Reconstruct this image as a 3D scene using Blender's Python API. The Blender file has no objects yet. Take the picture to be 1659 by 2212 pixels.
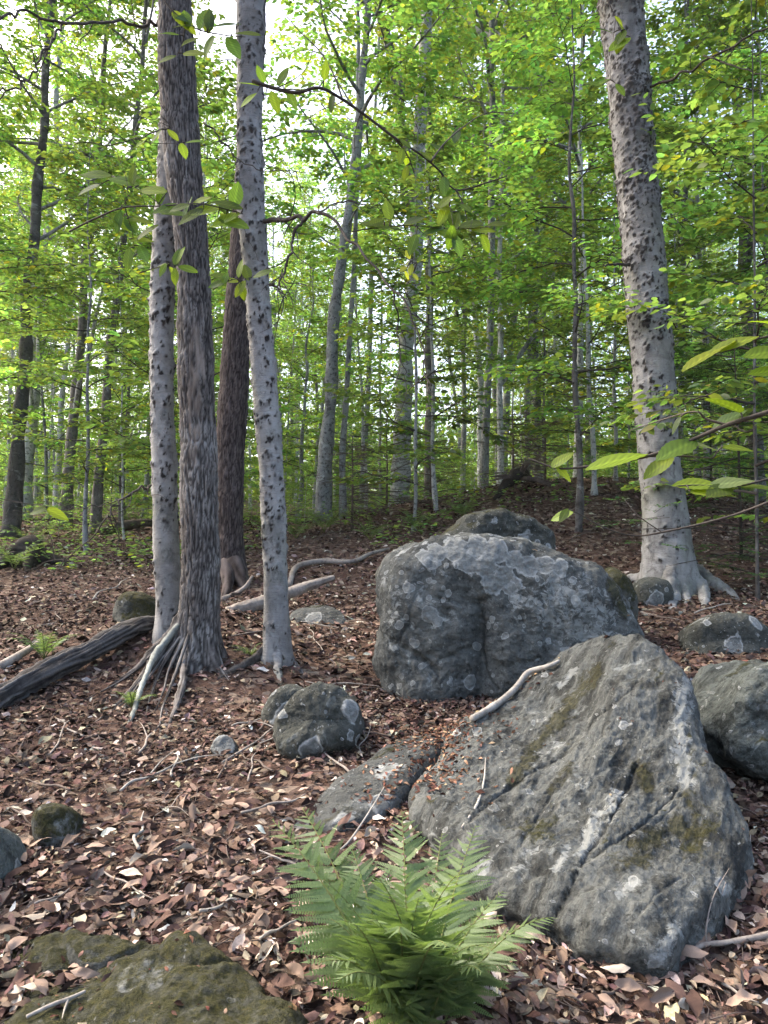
import bpy, math, random
import numpy as np
from mathutils import Vector, Matrix
from mathutils.bvhtree import BVHTree

random.seed(11)
rng = np.random.default_rng(11)
sc = bpy.context.scene
R = math.radians

# ------------------------------------------------------------------ camera, sky, sun, exposure
PITCH = 4.0
CAMZ = 1.5
FPX = 1661.0                      # focal length in the 1659 x 2212 px frame used for all measurements
cam_d = bpy.data.cameras.new('camera')
cam = bpy.data.objects.new('camera', cam_d)
sc.collection.objects.link(cam)
cam.location = (0, 0, CAMZ)
cam.rotation_euler = (R(90 + PITCH), 0, 0)
cam_d.sensor_fit = 'VERTICAL'
cam_d.angle = 2 * math.atan(1106 / FPX)
cam_d.clip_start = 0.05
cam_d.clip_end = 2000
sc.camera = cam

SUN_EL, SUN_AZ = 46.0, -62.0      # azimuth measured from +Y (view direction) towards +X
world = bpy.data.worlds.new('World')
sc.world = world
world.use_nodes = True
wn = world.node_tree
sky = wn.nodes.new('ShaderNodeTexSky')
sky.sky_type = 'NISHITA'
sky.sun_disc = False
sky.sun_elevation = R(SUN_EL)
sky.sun_rotation = R(SUN_AZ)
sky.air_density = 1.0
sky.dust_density = 6.0
sky.ozone_density = 0.4
bg = wn.nodes['Background']
wn.links.new(sky.outputs[0], bg.inputs[0])
bg.inputs[1].default_value = 0.15

sun_d = bpy.data.lights.new('sun', 'SUN')
sun_d.energy = 0.9
sun_d.angle = R(30)
sun_d.color = (1.0, 0.91, 0.74)
sun = bpy.data.objects.new('sun', sun_d)
sc.collection.objects.link(sun)
sdir = Vector((math.sin(R(SUN_AZ)) * math.cos(R(SUN_EL)), math.cos(R(SUN_AZ)) * math.cos(R(SUN_EL)), math.sin(R(SUN_EL))))
sun.rotation_euler = sdir.to_track_quat('Z', 'Y').to_euler()
sun.location = (0, 0, 30)

sc.view_settings.view_transform = 'Standard'
sc.view_settings.look = 'None'
sc.view_settings.gamma = 1.0
sc.view_settings.use_curve_mapping = False
sc.view_settings.exposure = 2.12

cy = sc.cycles
cy.max_bounces = 8
cy.diffuse_bounces = 6
cy.glossy_bounces = 2
cy.transmission_bounces = 2
cy.transparent_max_bounces = 4
cy.caustics_reflective = False
cy.caustics_refractive = False
cy.use_adaptive_sampling = True
cy.adaptive_threshold = 0.02
cy.use_denoising = True
try:
    cy.denoiser = 'OPENIMAGEDENOISE'
    cy.denoising_input_passes = 'RGB_ALBEDO_NORMAL'
except Exception:
    pass

# ------------------------------------------------------------------ measuring helpers
CP, SP = math.cos(R(PITCH)), math.sin(R(PITCH))

def at(px, py, Y):
    """world point seen at a pixel of the 1659x2212 frame, at world depth Y"""
    u = (px - 829.5) / FPX
    v = -(py - 1106) / FPX
    dy = CP - v * SP
    dz = SP + v * CP
    k = Y / dy
    return np.array((u * k, Y, CAMZ + dz * k))

def m_per_px(Y):
    return Y / FPX

_P = np.random.default_rng(3).permutation(256)
_P = np.concatenate([_P, _P, _P])
_G = np.random.default_rng(4).normal(size=(256, 3))
_G /= np.linalg.norm(_G, axis=1)[:, None]

def perlin(p):
    p = np.asarray(p, float)
    i = np.floor(p).astype(int)
    f = p - i
    i &= 255
    w = f * f * f * (f * (f * 6 - 15) + 10)
    out = 0
    for dx in (0, 1):
        wx = w[..., 0] if dx else 1 - w[..., 0]
        for dy in (0, 1):
            wy = w[..., 1] if dy else 1 - w[..., 1]
            for dz in (0, 1):
                wz = w[..., 2] if dz else 1 - w[..., 2]
                h = _P[_P[_P[i[..., 0] + dx] + i[..., 1] + dy] + i[..., 2] + dz]
                g = _G[h]
                d = g[..., 0] * (f[..., 0] - dx) + g[..., 1] * (f[..., 1] - dy) + g[..., 2] * (f[..., 2] - dz)
                out = out + wx * wy * wz * d
    return out

def fbm(p, octaves=4, gain=0.5, lac=2.03):
    p = np.asarray(p, float)
    a, s, out = 1.0, 1.0, 0
    for k in range(octaves):
        out = out + a * perlin(p * s + 17.3 * k)
        a *= gain
        s *= lac
    return out

def gz(x, y):
    x = np.asarray(x, float)
    y = np.asarray(y, float)
    z = 0.15 * y - 0.055 * 2.0 * np.log1p(np.exp(np.clip((y - 16) / 2.0, -30, 60)))
    z = np.where((y - 16) / 2.0 > 59, 0.15 * y - 0.055 * (y - 16), z)
    z = z + 0.32 * np.exp(-(((x - 0.8) / 3.0) ** 2 + ((y - 13.0) / 3.0) ** 2))
    z = z + 0.95 * np.exp(-(((x - 4.2) / 3.4) ** 2 + ((y - 13.5) / 3.6) ** 2))
    z = z + 0.22 * np.exp(-(((x + 1.6) / 0.9) ** 2 + ((y - 5.9) / 0.9) ** 2))
    p = np.stack([x, y, np.zeros_like(x)], -1)
    z = z + 0.10 * perlin(p * 0.45 + 5.0) + 0.035 * perlin(p * 1.7) + 0.25 * perlin(p * 0.07 + 2.2) * np.clip((y - 8) / 20, 0, 1)
    return z

def gpt(px, py):
    """ground point seen at a pixel"""
    Y = np.linspace(1.2, 60, 6000)
    u = (px - 829.5) / FPX
    v = -(py - 1106) / FPX
    dy = CP - v * SP
    dz = SP + v * CP
    k = Y / dy
    zz = CAMZ + dz * k
    g = gz(u * k, Y)
    j = np.argmax(zz <= g)
    if zz[j] > g[j]:
        j = len(Y) - 1
    return np.array((u * k[j], Y[j], g[j]))

def onground(px, Y, dz=0.0):
    x = (px - 829.5) / FPX * Y
    return np.array((x, Y, float(gz(x, Y)) + dz))

# ------------------------------------------------------------------ object helpers
COL = sc.collection

def mesh_np(name, V, F, mat=None, smooth=True, attrs=None, cols=None):
    """F: int array (n,3) or (n,4), or list of such arrays"""
    if not isinstance(F, list):
        F = [F]
    F = [np.asarray(f, dtype=np.int32) for f in F if len(f)]
    V = np.asarray(V, dtype=np.float32)
    me = bpy.data.meshes.new(name)
    me.vertices.add(len(V))
    me.vertices.foreach_set('co', V.ravel())
    nl = sum(f.size for f in F)
    npoly = sum(len(f) for f in F)
    me.loops.add(nl)
    me.polygons.add(npoly)
    me.loops.foreach_set('vertex_index', np.concatenate([f.ravel() for f in F]))
    tot = np.concatenate([np.full(len(f), f.shape[1], np.int32) for f in F])
    start = np.concatenate([[0], np.cumsum(tot)[:-1]]).astype(np.int32)
    me.polygons.foreach_set('loop_start', start)
    me.polygons.foreach_set('loop_total', tot)
    if smooth:
        me.polygons.foreach_set('use_smooth', np.ones(npoly, dtype=bool))
    if attrs:
        for k, a in attrs.items():
            at_ = me.attributes.new(k, 'FLOAT', 'POINT')
            at_.data.foreach_set('value', np.asarray(a, np.float32).ravel())
    if cols:
        for k, a in cols.items():
            a = np.asarray(a, np.float32)
            if a.shape[1] == 3:
                a = np.concatenate([a, np.ones((len(a), 1), np.float32)], 1)
            at_ = me.attributes.new(k, 'FLOAT_COLOR', 'POINT')
            at_.data.foreach_set('color', a.ravel())
    me.update(calc_edges=True)
    me.validate()
    if mat:
        me.materials.append(mat)
    return me

def put(name, me, parent=None, loc=None):
    o = bpy.data.objects.new(name, me)
    COL.objects.link(o)
    if parent is not None:
        o.parent = parent
    if loc is not None:
        o.location = loc
    return o

def tag(o, label=None, cat=None, group=None, kind=None):
    if label:
        o['label'] = label
    if cat:
        o['category'] = cat
    if group:
        o['group'] = group
    if kind:
        o['kind'] = kind
    return o

def thing(name, label, cat, loc, group=None):
    o = put(name, None, None, tuple(loc))
    o.empty_display_size = 0.2
    return tag(o, label, cat, group)

def catmull(P, n, closed=False):
    P = np.asarray(P, float)
    m = len(P)
    if closed:
        t = np.linspace(0, m, n, endpoint=False)
        i = np.floor(t).astype(int)
        f = (t - i)[:, None]
        p0, p1, p2, p3 = P[(i - 1) % m], P[i % m], P[(i + 1) % m], P[(i + 2) % m]
    else:
        t = np.linspace(0, m - 1, n)
        i = np.minimum(np.floor(t).astype(int), m - 2)
        f = (t - i)[:, None]
        p1, p2 = P[i], P[i + 1]
        p0 = np.where((i > 0)[:, None], P[np.maximum(i - 1, 0)], 2 * p1 - p2)
        p3 = np.where((i < m - 2)[:, None], P[np.minimum(i + 2, m - 1)], 2 * p2 - p1)
    return 0.5 * (2 * p1 + (p2 - p0) * f + (2 * p0 - 5 * p1 + 4 * p2 - p3) * f ** 2 + (3 * p1 - p0 - 3 * p2 + p3) * f ** 3)

def frames(P):
    T = np.gradient(P, axis=0)
    T /= np.linalg.norm(T, axis=1)[:, None] + 1e-12
    ref = np.array((0.31, 0.95, 0.03)) if abs(T[0][2]) > 0.6 else np.array((0.05, 0.1, 1.0))
    N = np.zeros_like(T)
    n = ref - T[0] * ref.dot(T[0])
    n /= np.linalg.norm(n)
    N[0] = n
    for k in range(1, len(P)):
        n = n - T[k] * n.dot(T[k])
        n /= np.linalg.norm(n) + 1e-12
        N[k] = n
    B = np.cross(T, N)
    return T, N, B

def tube(P, rad, ns=6, cap=True, base=0):
    """returns verts, list of faces arrays"""
    P = np.asarray(P, float)
    rad = np.broadcast_to(np.asarray(rad, float), (len(P),))
    T, N, B = frames(P)
    a = np.linspace(0, 2 * math.pi, ns, endpoint=False)
    V = P[:, None, :] + rad[:, None, None] * (np.cos(a)[None, :, None] * N[:, None, :] + np.sin(a)[None, :, None] * B[:, None, :])
    n = len(P)
    i = np.arange(n - 1)[:, None] * ns
    j = np.arange(ns)[None, :]
    j2 = (j + 1) % ns
    Q = np.stack([i + j, i + j2, i + ns + j2, i + ns + j], -1).reshape(-1, 4)
    V = V.reshape(-1, 3)
    Tr = np.zeros((0, 3), int)
    if cap:
        V = np.concatenate([V, P[:1] - T[:1] * 0, P[-1:] + T[-1:] * rad[-1] * 0.6])
        jj = np.arange(ns)
        Tr = np.concatenate([np.stack([np.full(ns, n * ns), (jj + 1) % ns, jj], -1),
                             np.stack([np.full(ns, n * ns + 1), (n - 1) * ns + jj, (n - 1) * ns + (jj + 1) % ns], -1)])
    return V, Q + base, Tr + base

class Geo:
    def __init__(s):
        s.V, s.Q, s.T, s.n = [], [], [], 0
    def add(s, V, Q=None, T=None):
        if Q is not None and len(Q):
            s.Q.append(np.asarray(Q) + s.n)
        if T is not None and len(T):
            s.T.append(np.asarray(T) + s.n)
        s.V.append(V)
        s.n += len(V)
    def tube(s, P, rad, ns=6, cap=True):
        V, Q, T = tube(P, rad, ns, cap)
        s.add(V, Q, T)
    def mesh(s, name, mat, smooth=True, **kw):
        F = []
        if s.Q:
            F.append(np.concatenate(s.Q))
        if s.T:
            F.append(np.concatenate(s.T))
        return mesh_np(name, np.concatenate(s.V), F, mat, smooth, **kw)

def vnormals(V, F):
    N = np.zeros_like(V)
    for f in F:
        a, b, c = V[f[:, 0]], V[f[:, 1]], V[f[:, 2]]
        fn = np.cross(b - a, c - a)
        if f.shape[1] == 4:
            fn = np.cross(c - a, V[f[:, 3]] - b)
        for k in range(f.shape[1]):
            np.add.at(N, f[:, k], fn)
    return N / (np.linalg.norm(N, axis=1)[:, None] + 1e-12)

# ------------------------------------------------------------------ material helpers
class M:
    def __init__(s, name, rough=0.9, spec=0.2):
        s.m = bpy.data.materials.new(name)
        s.m.use_nodes = True
        s.t = s.m.node_tree
        s.n = s.t.nodes
        s.b = s.n['Principled BSDF']
        s.b.inputs['Roughness'].default_value = rough
        s.b.inputs['Specular IOR Level'].default_value = spec
        s.tc = s.n.new('ShaderNodeTexCoord')
        s.obj = s.tc.outputs['Object']
    def link(s, a, b):
        s.t.links.new(a, b)
    def val(s, sock, v):
        if hasattr(v, 'is_linked') or hasattr(v, 'links'):
            s.link(v, sock)
        else:
            sock.default_value = v
    def mapping(s, scale=(1, 1, 1), rot=(0, 0, 0), loc=(0, 0, 0), vec=None):
        n = s.n.new('ShaderNodeMapping')
        s.link(vec or s.obj, n.inputs[0])
        n.inputs['Scale'].default_value = scale
        n.inputs['Rotation'].default_value = rot
        n.inputs['Location'].default_value = loc
        return n.outputs[0]
    def noise(s, scale, detail=4, rough=0.55, dist=0.0, vec=None):
        n = s.n.new('ShaderNodeTexNoise')
        s.link(vec or s.obj, n.inputs['Vector'])
        n.inputs['Scale'].default_value = scale
        n.inputs['Detail'].default_value = detail
        n.inputs['Roughness'].default_value = rough
        n.inputs['Distortion'].default_value = dist
        return n.outputs['Fac']
    def noisec(s, scale, detail=2, vec=None):
        n = s.n.new('ShaderNodeTexNoise')
        s.link(vec or s.obj, n.inputs['Vector'])
        n.inputs['Scale'].default_value = scale
        n.inputs['Detail'].default_value = detail
        return n.outputs['Color']
    def vor(s, scale, feature='F1', out='Distance', vec=None, rand=1.0):
        n = s.n.new('ShaderNodeTexVoronoi')
        n.feature = feature
        s.link(vec or s.obj, n.inputs['Vector'])
        n.inputs['Scale'].default_value = scale
        n.inputs['Randomness'].default_value = rand
        return n.outputs[out]
    def ramp(s, fac, stops, interp='LINEAR'):
        n = s.n.new('ShaderNodeValToRGB')
        n.color_ramp.interpolation = interp
        e = n.color_ramp.elements
        while len(e) < len(stops):
            e.new(0.5)
        for k, (p, c) in enumerate(stops):
            e[k].position = p
            if not hasattr(c, '__len__'):
                c = (c, c, c)
            e[k].color = (*c[:3], 1)
        s.link(fac, n.inputs[0])
        return n.outputs[0]
    def mix(s, fac, a, b, mode='MIX'):
        n = s.n.new('ShaderNodeMix')
        n.data_type = 'RGBA'
        n.blend_type = mode
        s.val(n.inputs[0], fac)
        for i, v in ((6, a), (7, b)):
            if hasattr(v, 'links'):
                s.link(v, n.inputs[i])
            else:
                n.inputs[i].default_value = (*v[:3], 1)
        return n.outputs[2]
    def math(s, op, a, b=0.0, clamp=False):
        n = s.n.new('ShaderNodeMath')
        n.operation = op
        n.use_clamp = clamp
        s.val(n.inputs[0], a)
        s.val(n.inputs[1], b)
        return n.outputs[0]
    def vadd(s, a, b, k=1.0):
        m_ = s.n.new('ShaderNodeVectorMath')
        m_.operation = 'SCALE'
        s.link(b, m_.inputs[0])
        m_.inputs['Scale'].default_value = k
        n = s.n.new('ShaderNodeVectorMath')
        n.operation = 'ADD'
        s.link(a, n.inputs[0])
        s.link(m_.outputs[0], n.inputs[1])
        return n.outputs[0]
    def attr(s, name, out='Fac'):
        n = s.n.new('ShaderNodeAttribute')
        n.attribute_name = name
        return n.outputs[out]
    def normal_z(s):
        g = s.n.new('ShaderNodeNewGeometry')
        x = s.n.new('ShaderNodeSeparateXYZ')
        s.link(g.outputs['Normal'], x.inputs[0])
        return x.outputs[2]
    def bump(s, h, strength=0.5, dist=0.01, normal=None):
        n = s.n.new('ShaderNodeBump')
        n.inputs['Strength'].default_value = strength
        n.inputs['Distance'].default_value = dist
        s.link(h, n.inputs['Height'])
        if normal is not None:
            s.link(normal, n.inputs['Normal'])
        return n.outputs[0]
    def done(s, col, normal=None, rough=None):
        s.val(s.b.inputs['Base Color'], col if hasattr(col, 'links') else (*col[:3], 1))
        if normal is not None:
            s.link(normal, s.b.inputs['Normal'])
        if rough is not None:
            s.val(s.b.inputs['Roughness'], rough)
        return s.m

def leaf_material(name, trans=0.5, gloss=0.05, colattr='tint', veins=False, hue_jit=True):
    """thin leaf: diffuse + translucent + a little gloss; per-leaf colour from the mesh"""
    m = M(name)
    t = m.t
    n = m.n
    n.remove(m.b)
    out = n['Material Output']
    c = m.attr(colattr, 'Color')
    if hue_jit:
        oi = n.new('ShaderNodeObjectInfo')
        hs = n.new('ShaderNodeHueSaturation')
        mr = n.new('ShaderNodeMapRange')
        mr.inputs['To Min'].default_value = 0.485
        mr.inputs['To Max'].default_value = 0.515
        m.link(oi.outputs['Random'], mr.inputs[0])
        m.link(mr.outputs[0], hs.inputs['Hue'])
        mr2 = n.new('ShaderNodeMapRange')
        mr2.inputs['To Min'].default_value = 0.75
        mr2.inputs['To Max'].default_value = 1.2
        m.link(oi.outputs['Random'], mr2.inputs[0])
        m.link(mr2.outputs[0], hs.inputs['Value'])
        m.link(c, hs.inputs['Color'])
        c = hs.outputs[0]
    d = n.new('ShaderNodeBsdfDiffuse')
    tr = n.new('ShaderNodeBsdfTranslucent')
    mt = m.mix(1.0, c, (1.7, 1.85, 0.95), 'MULTIPLY')
    m.link(c, d.inputs[0])
    m.link(mt, tr.inputs[0])
    mx = n.new('ShaderNodeMixShader')
    mx.inputs[0].default_value = trans
    m.link(d.outputs[0], mx.inputs[1])
    m.link(tr.outputs[0], mx.inputs[2])
    g = n.new('ShaderNodeBsdfGlossy')
    g.inputs['Roughness'].default_value = 0.5
    g.inputs['Color'].default_value = (0.8, 0.85, 0.9, 1)
    mx2 = n.new('ShaderNodeMixShader')
    mx2.inputs[0].default_value = gloss
    m.link(mx.outputs[0], mx2.inputs[1])
    m.link(g.outputs[0], mx2.inputs[2])
    m.link(mx2.outputs[0], out.inputs[0])
    return m.m

def rock_material(name, dark=(0.06, 0.066, 0.066), light=(0.20, 0.215, 0.215), lichen=0.5, lichen_scale=3.0,
                  moss=0.3, band=0.0, band_rot=(1, 0, 0), white=0.2, seed=0.0, top0=0.0, topk=0.0, marked=False):
    m = M(name, 0.92, 0.25)
    o = m.mapping(loc=(seed, seed * 1.7, seed * 0.3))
    n1 = m.noise(2.2, 6, 0.6, 0.6, o)
    n2 = m.noise(14, 5, 0.65, 0.3, o)
    n3 = m.noise(70, 3, 0.7, 0, o)
    base = m.ramp(m.math('ADD', m.math('ADD', m.math('MULTIPLY', n1, 0.42), m.math('MULTIPLY', n2, 0.36)), m.math('MULTIPLY', n3, 0.22)),
                  [(0.39, dark), (0.50, tuple(0.5 * (a + b) for a, b in zip(dark, light))), (0.60, light)])
    h = m.math('ADD', m.math('MULTIPLY', n2, 0.6), m.math('MULTIPLY', n3, 0.3))
    if band > 0:
        wv0 = m.vadd(o, m.noisec(3.0, 4, o), 0.10)
        bv = m.mapping(scale=(1.0, 8.0, 8.0), vec=m.mapping(rot=Vector(band_rot).rotation_difference(Vector((1, 0, 0))).to_euler(), vec=wv0))
        bn = m.noise(1.5, 6, 0.66, 0.2, bv)
        streak = m.ramp(bn, [(0.46, 0.0), (0.53, 0.75), (0.57, 0.15), (0.64, 0.9), (0.70, 0.2)])
        base = m.mix(m.math('MULTIPLY', m.ramp(bn, [(0.36, 1.0), (0.46, 0.0)]), band), base, tuple(0.6 * v for v in dark))
        base = m.mix(m.math('MULTIPLY', streak, band * 0.8), base, tuple(min(1, 1.9 * v) for v in light))
        h = m.math('ADD', h, m.math('MULTIPLY', bn, 1.2))
    # mineral flecks
    fl = m.ramp(m.noise(38, 4, 0.7, 0.2, o), [(0.60, 0.0), (0.70, 1.0)])
    base = m.mix(m.math('MULTIPLY', fl, 0.55), base, tuple(min(1, 2.1 * v) for v in light))
    dk = m.ramp(m.noise(24, 5, 0.7, 0.2, m.mapping(loc=(9, 3, seed))), [(0.56, 0.0), (0.66, 1.0)])
    base = m.mix(m.math('MULTIPLY', dk, 0.7), base, tuple(0.55 * v for v in dark))
    # lichen rosettes with a pale rim
    if lichen > 0:
        wv = m.vadd(m.vadd(o, m.noisec(4.0, 3, o), 0.14), m.noisec(26.0, 3, o), 0.035)
        sz = m.n.new('ShaderNodeSeparateXYZ')
        m.link(m.obj, sz.inputs[0])
        hgt = m.math('MULTIPLY', m.math('SUBTRACT', sz.outputs[2], top0), topk) if topk else None
        for k, (scl, lim, am) in enumerate(((lichen_scale, 0.46, 0.9), (lichen_scale * 2.1, 0.40, 0.9), (lichen_scale * 4.6, 0.34, 0.8), (lichen_scale * 9, 0.30, 0.7))):
            mv = m.mapping(loc=(k * 3.1, 1.0, 2.0), vec=wv)
            d = m.vor(scl, vec=mv)
            cs = m.n.new('ShaderNodeSeparateColor')
            m.link(m.vor(scl, out='Color', vec=mv), cs.inputs[0])
            sv = cs.outputs[0]
            if hgt is not None:
                sv = m.math('ADD', sv, hgt)
            sel = m.ramp(sv, [(max(0.0, 1 - lichen - 0.02), 0.0), (min(1.0, 1 - lichen + 0.02), 1.0)])
            vary = m.math('ADD', d, m.math('MULTIPLY', cs.outputs[1], 0.16))
            disc = m.ramp(vary, [(lim - 0.05, 1.0), (lim, 0.0)])
            rim = m.ramp(vary, [(lim - 0.10, 0.0), (lim - 0.045, 1.0), (lim, 0.0)])
            msk = m.math('MULTIPLY', m.math('MULTIPLY', disc, sel), am)
            tex = m.ramp(m.noise(45, 5, 0.75, 0.3, o), [(0.3, (0.15, 0.162, 0.16)), (0.7, (0.36, 0.375, 0.37))])
            base = m.mix(m.math('MULTIPLY', msk, m.math('ADD', m.math('MULTIPLY', cs.outputs[2], 0.5), 0.45)), base, tex)
            base = m.mix(m.math('MULTIPLY', m.math('MULTIPLY', rim, sel), 0.6), base, (0.50, 0.52, 0.515))
            h = m.math('ADD', h, m.math('MULTIPLY', msk, 0.15))
    if white > 0:
        wsp = m.ramp(m.noise(5.5, 6, 0.68, 0.8, m.mapping(loc=(4, 8, 1 + seed))), [(0.60, 0.0), (0.68, 1.0)])
        base = m.mix(m.math('MULTIPLY', wsp, white), base, (0.50, 0.535, 0.52))
    if moss > 0:
        mn = m.noise(2.6, 6, 0.66, 0.4, m.mapping(loc=(1, 5, seed)))
        if band > 0:
            mn = m.noise(1.7, 6, 0.68, 0.3, m.mapping(scale=(0.8, 2.6, 2.6), loc=(1, 5, seed), vec=m.mapping(rot=Vector(band_rot).rotation_difference(Vector((1, 0, 0))).to_euler(), vec=wv0)))
        nz = m.normal_z()
        mm = m.math('ADD', m.math('MULTIPLY', nz, 0.30), mn)
        mk = m.ramp(mm, [(0.93 - moss * 0.45, 0.0), (1.0 - moss * 0.45, 1.0)])
        mc = m.ramp(m.noise(55, 4, 0.7), [(0.3, (0.020, 0.021, 0.006)), (0.55, (0.052, 0.052, 0.013)), (0.75, (0.11, 0.095, 0.027))])
        base = m.mix(m.math('MULTIPLY', m.math('MULTIPLY', mk, m.ramp(m.noise(30, 4, 0.7, 0, o), [(0.36, 0.35), (0.55, 1.0)])), 0.92), base, mc)
        mh = m.math('MULTIPLY', m.noise(120, 3, 0.7), mk)
        h = m.math('ADD', h, m.math('MULTIPLY', mh, 0.8))
    if marked:
        mo = m.math('ADD', m.attr('moss_seam'), m.math('MULTIPLY', m.math('SUBTRACT', m.noise(14, 6, 0.78, 0, o), 0.5), 1.9))
        mk2 = m.math('MULTIPLY', m.ramp(mo, [(0.36, 0.0), (0.60, 0.8)]), m.ramp(m.attr('moss_seam'), [(0.02, 0.0), (0.12, 1.0)]))
        base = m.mix(mk2, base, m.ramp(m.noise(55, 4, 0.7), [(0.3, (0.016, 0.017, 0.006)), (0.6, (0.048, 0.044, 0.012)), (0.75, (0.09, 0.075, 0.025))]))
        cr = m.attr('crust')
        ce = m.math('ADD', cr, m.math('MULTIPLY', m.math('SUBTRACT', m.noise(20, 5, 0.7, 0.3, o), 0.5), 0.5))
        cm = m.math('MULTIPLY', m.ramp(ce, [(0.26, 0.0), (0.33, 1.0)]), m.ramp(cr, [(0.03, 0.0), (0.08, 1.0)]))
        ri = m.math('MULTIPLY', m.ramp(ce, [(0.25, 0.0), (0.32, 1.0), (0.42, 0.0)]), m.ramp(cr, [(0.03, 0.0), (0.08, 1.0)]))
        base = m.mix(m.math('MULTIPLY', cm, 0.75), base, m.ramp(m.noise(50, 5, 0.75, 0.3, o), [(0.3, (0.16, 0.17, 0.165)), (0.7, (0.35, 0.365, 0.352))]))
        base = m.mix(m.math('MULTIPLY', ri, 0.42), base, (0.50, 0.52, 0.505))
        wt = m.math('ADD', m.attr('vein'), m.math('MULTIPLY', m.math('SUBTRACT', m.noise(17, 6, 0.78, 0.8, o), 0.5), 2.6))
        wm = m.math('MULTIPLY', m.ramp(wt, [(0.38, 0.0), (0.55, 1.0)]), m.ramp(m.attr('vein'), [(0.02, 0.0), (0.15, 1.0)]))
        base = m.mix(m.math('MULTIPLY', wm, 0.62), base, (0.36, 0.38, 0.37))
        base = m.mix(m.math('MULTIPLY', m.ramp(m.attr('crack'), [(0.5, 0.0), (0.9, 1.0)]), 0.6), base, tuple(0.4 * v for v in dark))
        h = m.math('ADD', h, m.math('MULTIPLY', mk2, 0.4))
    nb = m.bump(h, 1.0, 0.04)
    nb = m.bump(m.noise(90, 5, 0.8, 0, o), 0.9, 0.010, nb)
    return m.done(base, nb)

# ------------------------------------------------------------------ materials
def mat_ground():
    m = M('forest_floor', 0.95, 0.1)
    wv = m.vadd(m.obj, m.noisec(6.0, 3), 0.09)
    cells = m.vor(17.0, out='Color', vec=wv)
    sx = m.n.new('ShaderNodeSeparateColor')
    m.link(cells, sx.inputs[0])
    pal = m.ramp(sx.outputs[0], [(0.0, (0.030, 0.018, 0.014)), (0.35, (0.075, 0.043, 0.034)), (0.6, (0.15, 0.095, 0.075)),
                                 (0.82, (0.25, 0.18, 0.14)), (0.95, (0.42, 0.35, 0.28))])
    fine = m.noise(90, 4, 0.7)
    pal = m.mix(0.55, pal, m.ramp(fine, [(0.35, (0.025, 0.015, 0.012)), (0.62, (0.13, 0.085, 0.065))]))
    big = m.ramp(m.noise(0.55, 4, 0.6), [(0.42, 0.0), (0.62, 0.55)])
    pal = m.mix(big, pal, (0.055, 0.034, 0.028))
    h = m.math('ADD', m.vor(17.0, vec=wv), m.math('MULTIPLY', fine, 0.5))
    return m.done(pal, m.bump(h, 0.9, 0.03))

def mat_litter():
    m = M('dry_leaf', 0.85, 0.08)
    c = m.attr('tint', 'Color')
    sp = m.ramp(m.noise(140, 3, 0.7), [(0.35, 0.72), (0.65, 1.1)])
    c = m.mix(1.0, c, sp, 'MULTIPLY')
    return m.done(c, m.bump(m.noise(220, 2), 0.25, 0.002))

def mat_beech(name, warm=0.0):
    m = M(name, 0.85, 0.25)
    v = m.mapping(scale=(1, 1, 0.45))
    a = m.noise(7, 5, 0.6, 0.5, v)
    b = m.noise(3.0, 5, 0.65, 0.6, m.mapping(scale=(1, 1, 2.2), loc=(3, 1, 2)))
    base = m.ramp(a, [(0.30, (0.155, 0.154, 0.150)), (0.5, (0.26, 0.258, 0.253)), (0.72, (0.355, 0.353, 0.345))])
    st = m.ramp(b, [(0.50, 0.0), (0.68, 0.55)])
    base = m.mix(st, base, (0.115, 0.108, 0.105))
    ln = m.ramp(m.noise(30, 3, 0.7, 0.4, m.mapping(scale=(0.6, 0.6, 3.0))), [(0.57, 0.0), (0.70, 0.5)])
    base = m.mix(ln, base, (0.085, 0.08, 0.078))
    lc = m.ramp(m.vor(9, vec=m.vadd(m.obj, m.noisec(8, 3), 0.12)), [(0.20, 0.6), (0.30, 0.0)])
    base = m.mix(m.math('MULTIPLY', lc, 0.5), base, (0.36, 0.375, 0.365))
    gr = m.ramp(m.noise(2.0, 4, 0.6, 0, m.mapping(loc=(2, 9, 1))), [(0.52, 0.0), (0.68, 0.5)])
    base = m.mix(gr, base, (0.12, 0.13, 0.085))
    hz = m.noise(11, 4, 0.7, 0.6, m.mapping(scale=(1, 1, 0.8), loc=(7, 7, 7)))
    base = m.mix(m.ramp(hz, [(0.54, 0.0), (0.66, 0.6)]), base, (0.075, 0.07, 0.068))
    pk = m.attr('pock')
    pc = m.ramp(m.noise(80, 3, 0.7), [(0.35, (0.012, 0.011, 0.010)), (0.7, (0.055, 0.048, 0.044))])
    base = m.mix(m.ramp(pk, [(0.08, 0.0), (0.30, 0.35), (0.55, 1.0)]), base, pc)
    base = m.mix(m.math('MULTIPLY', m.attr('stain_shade'), 0.75), base, (0.075, 0.068, 0.064))  # streaks below the cankers, plus shade painted on the upper trunk
    h = m.math('ADD', m.noise(60, 4, 0.65), m.math('MULTIPLY', m.noise(25, 4, 0.7, 0.4, m.mapping(scale=(0.5, 0.5, 3.0))), 0.9))
    return m.done(base, m.bump(h, 0.7, 0.010))

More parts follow.
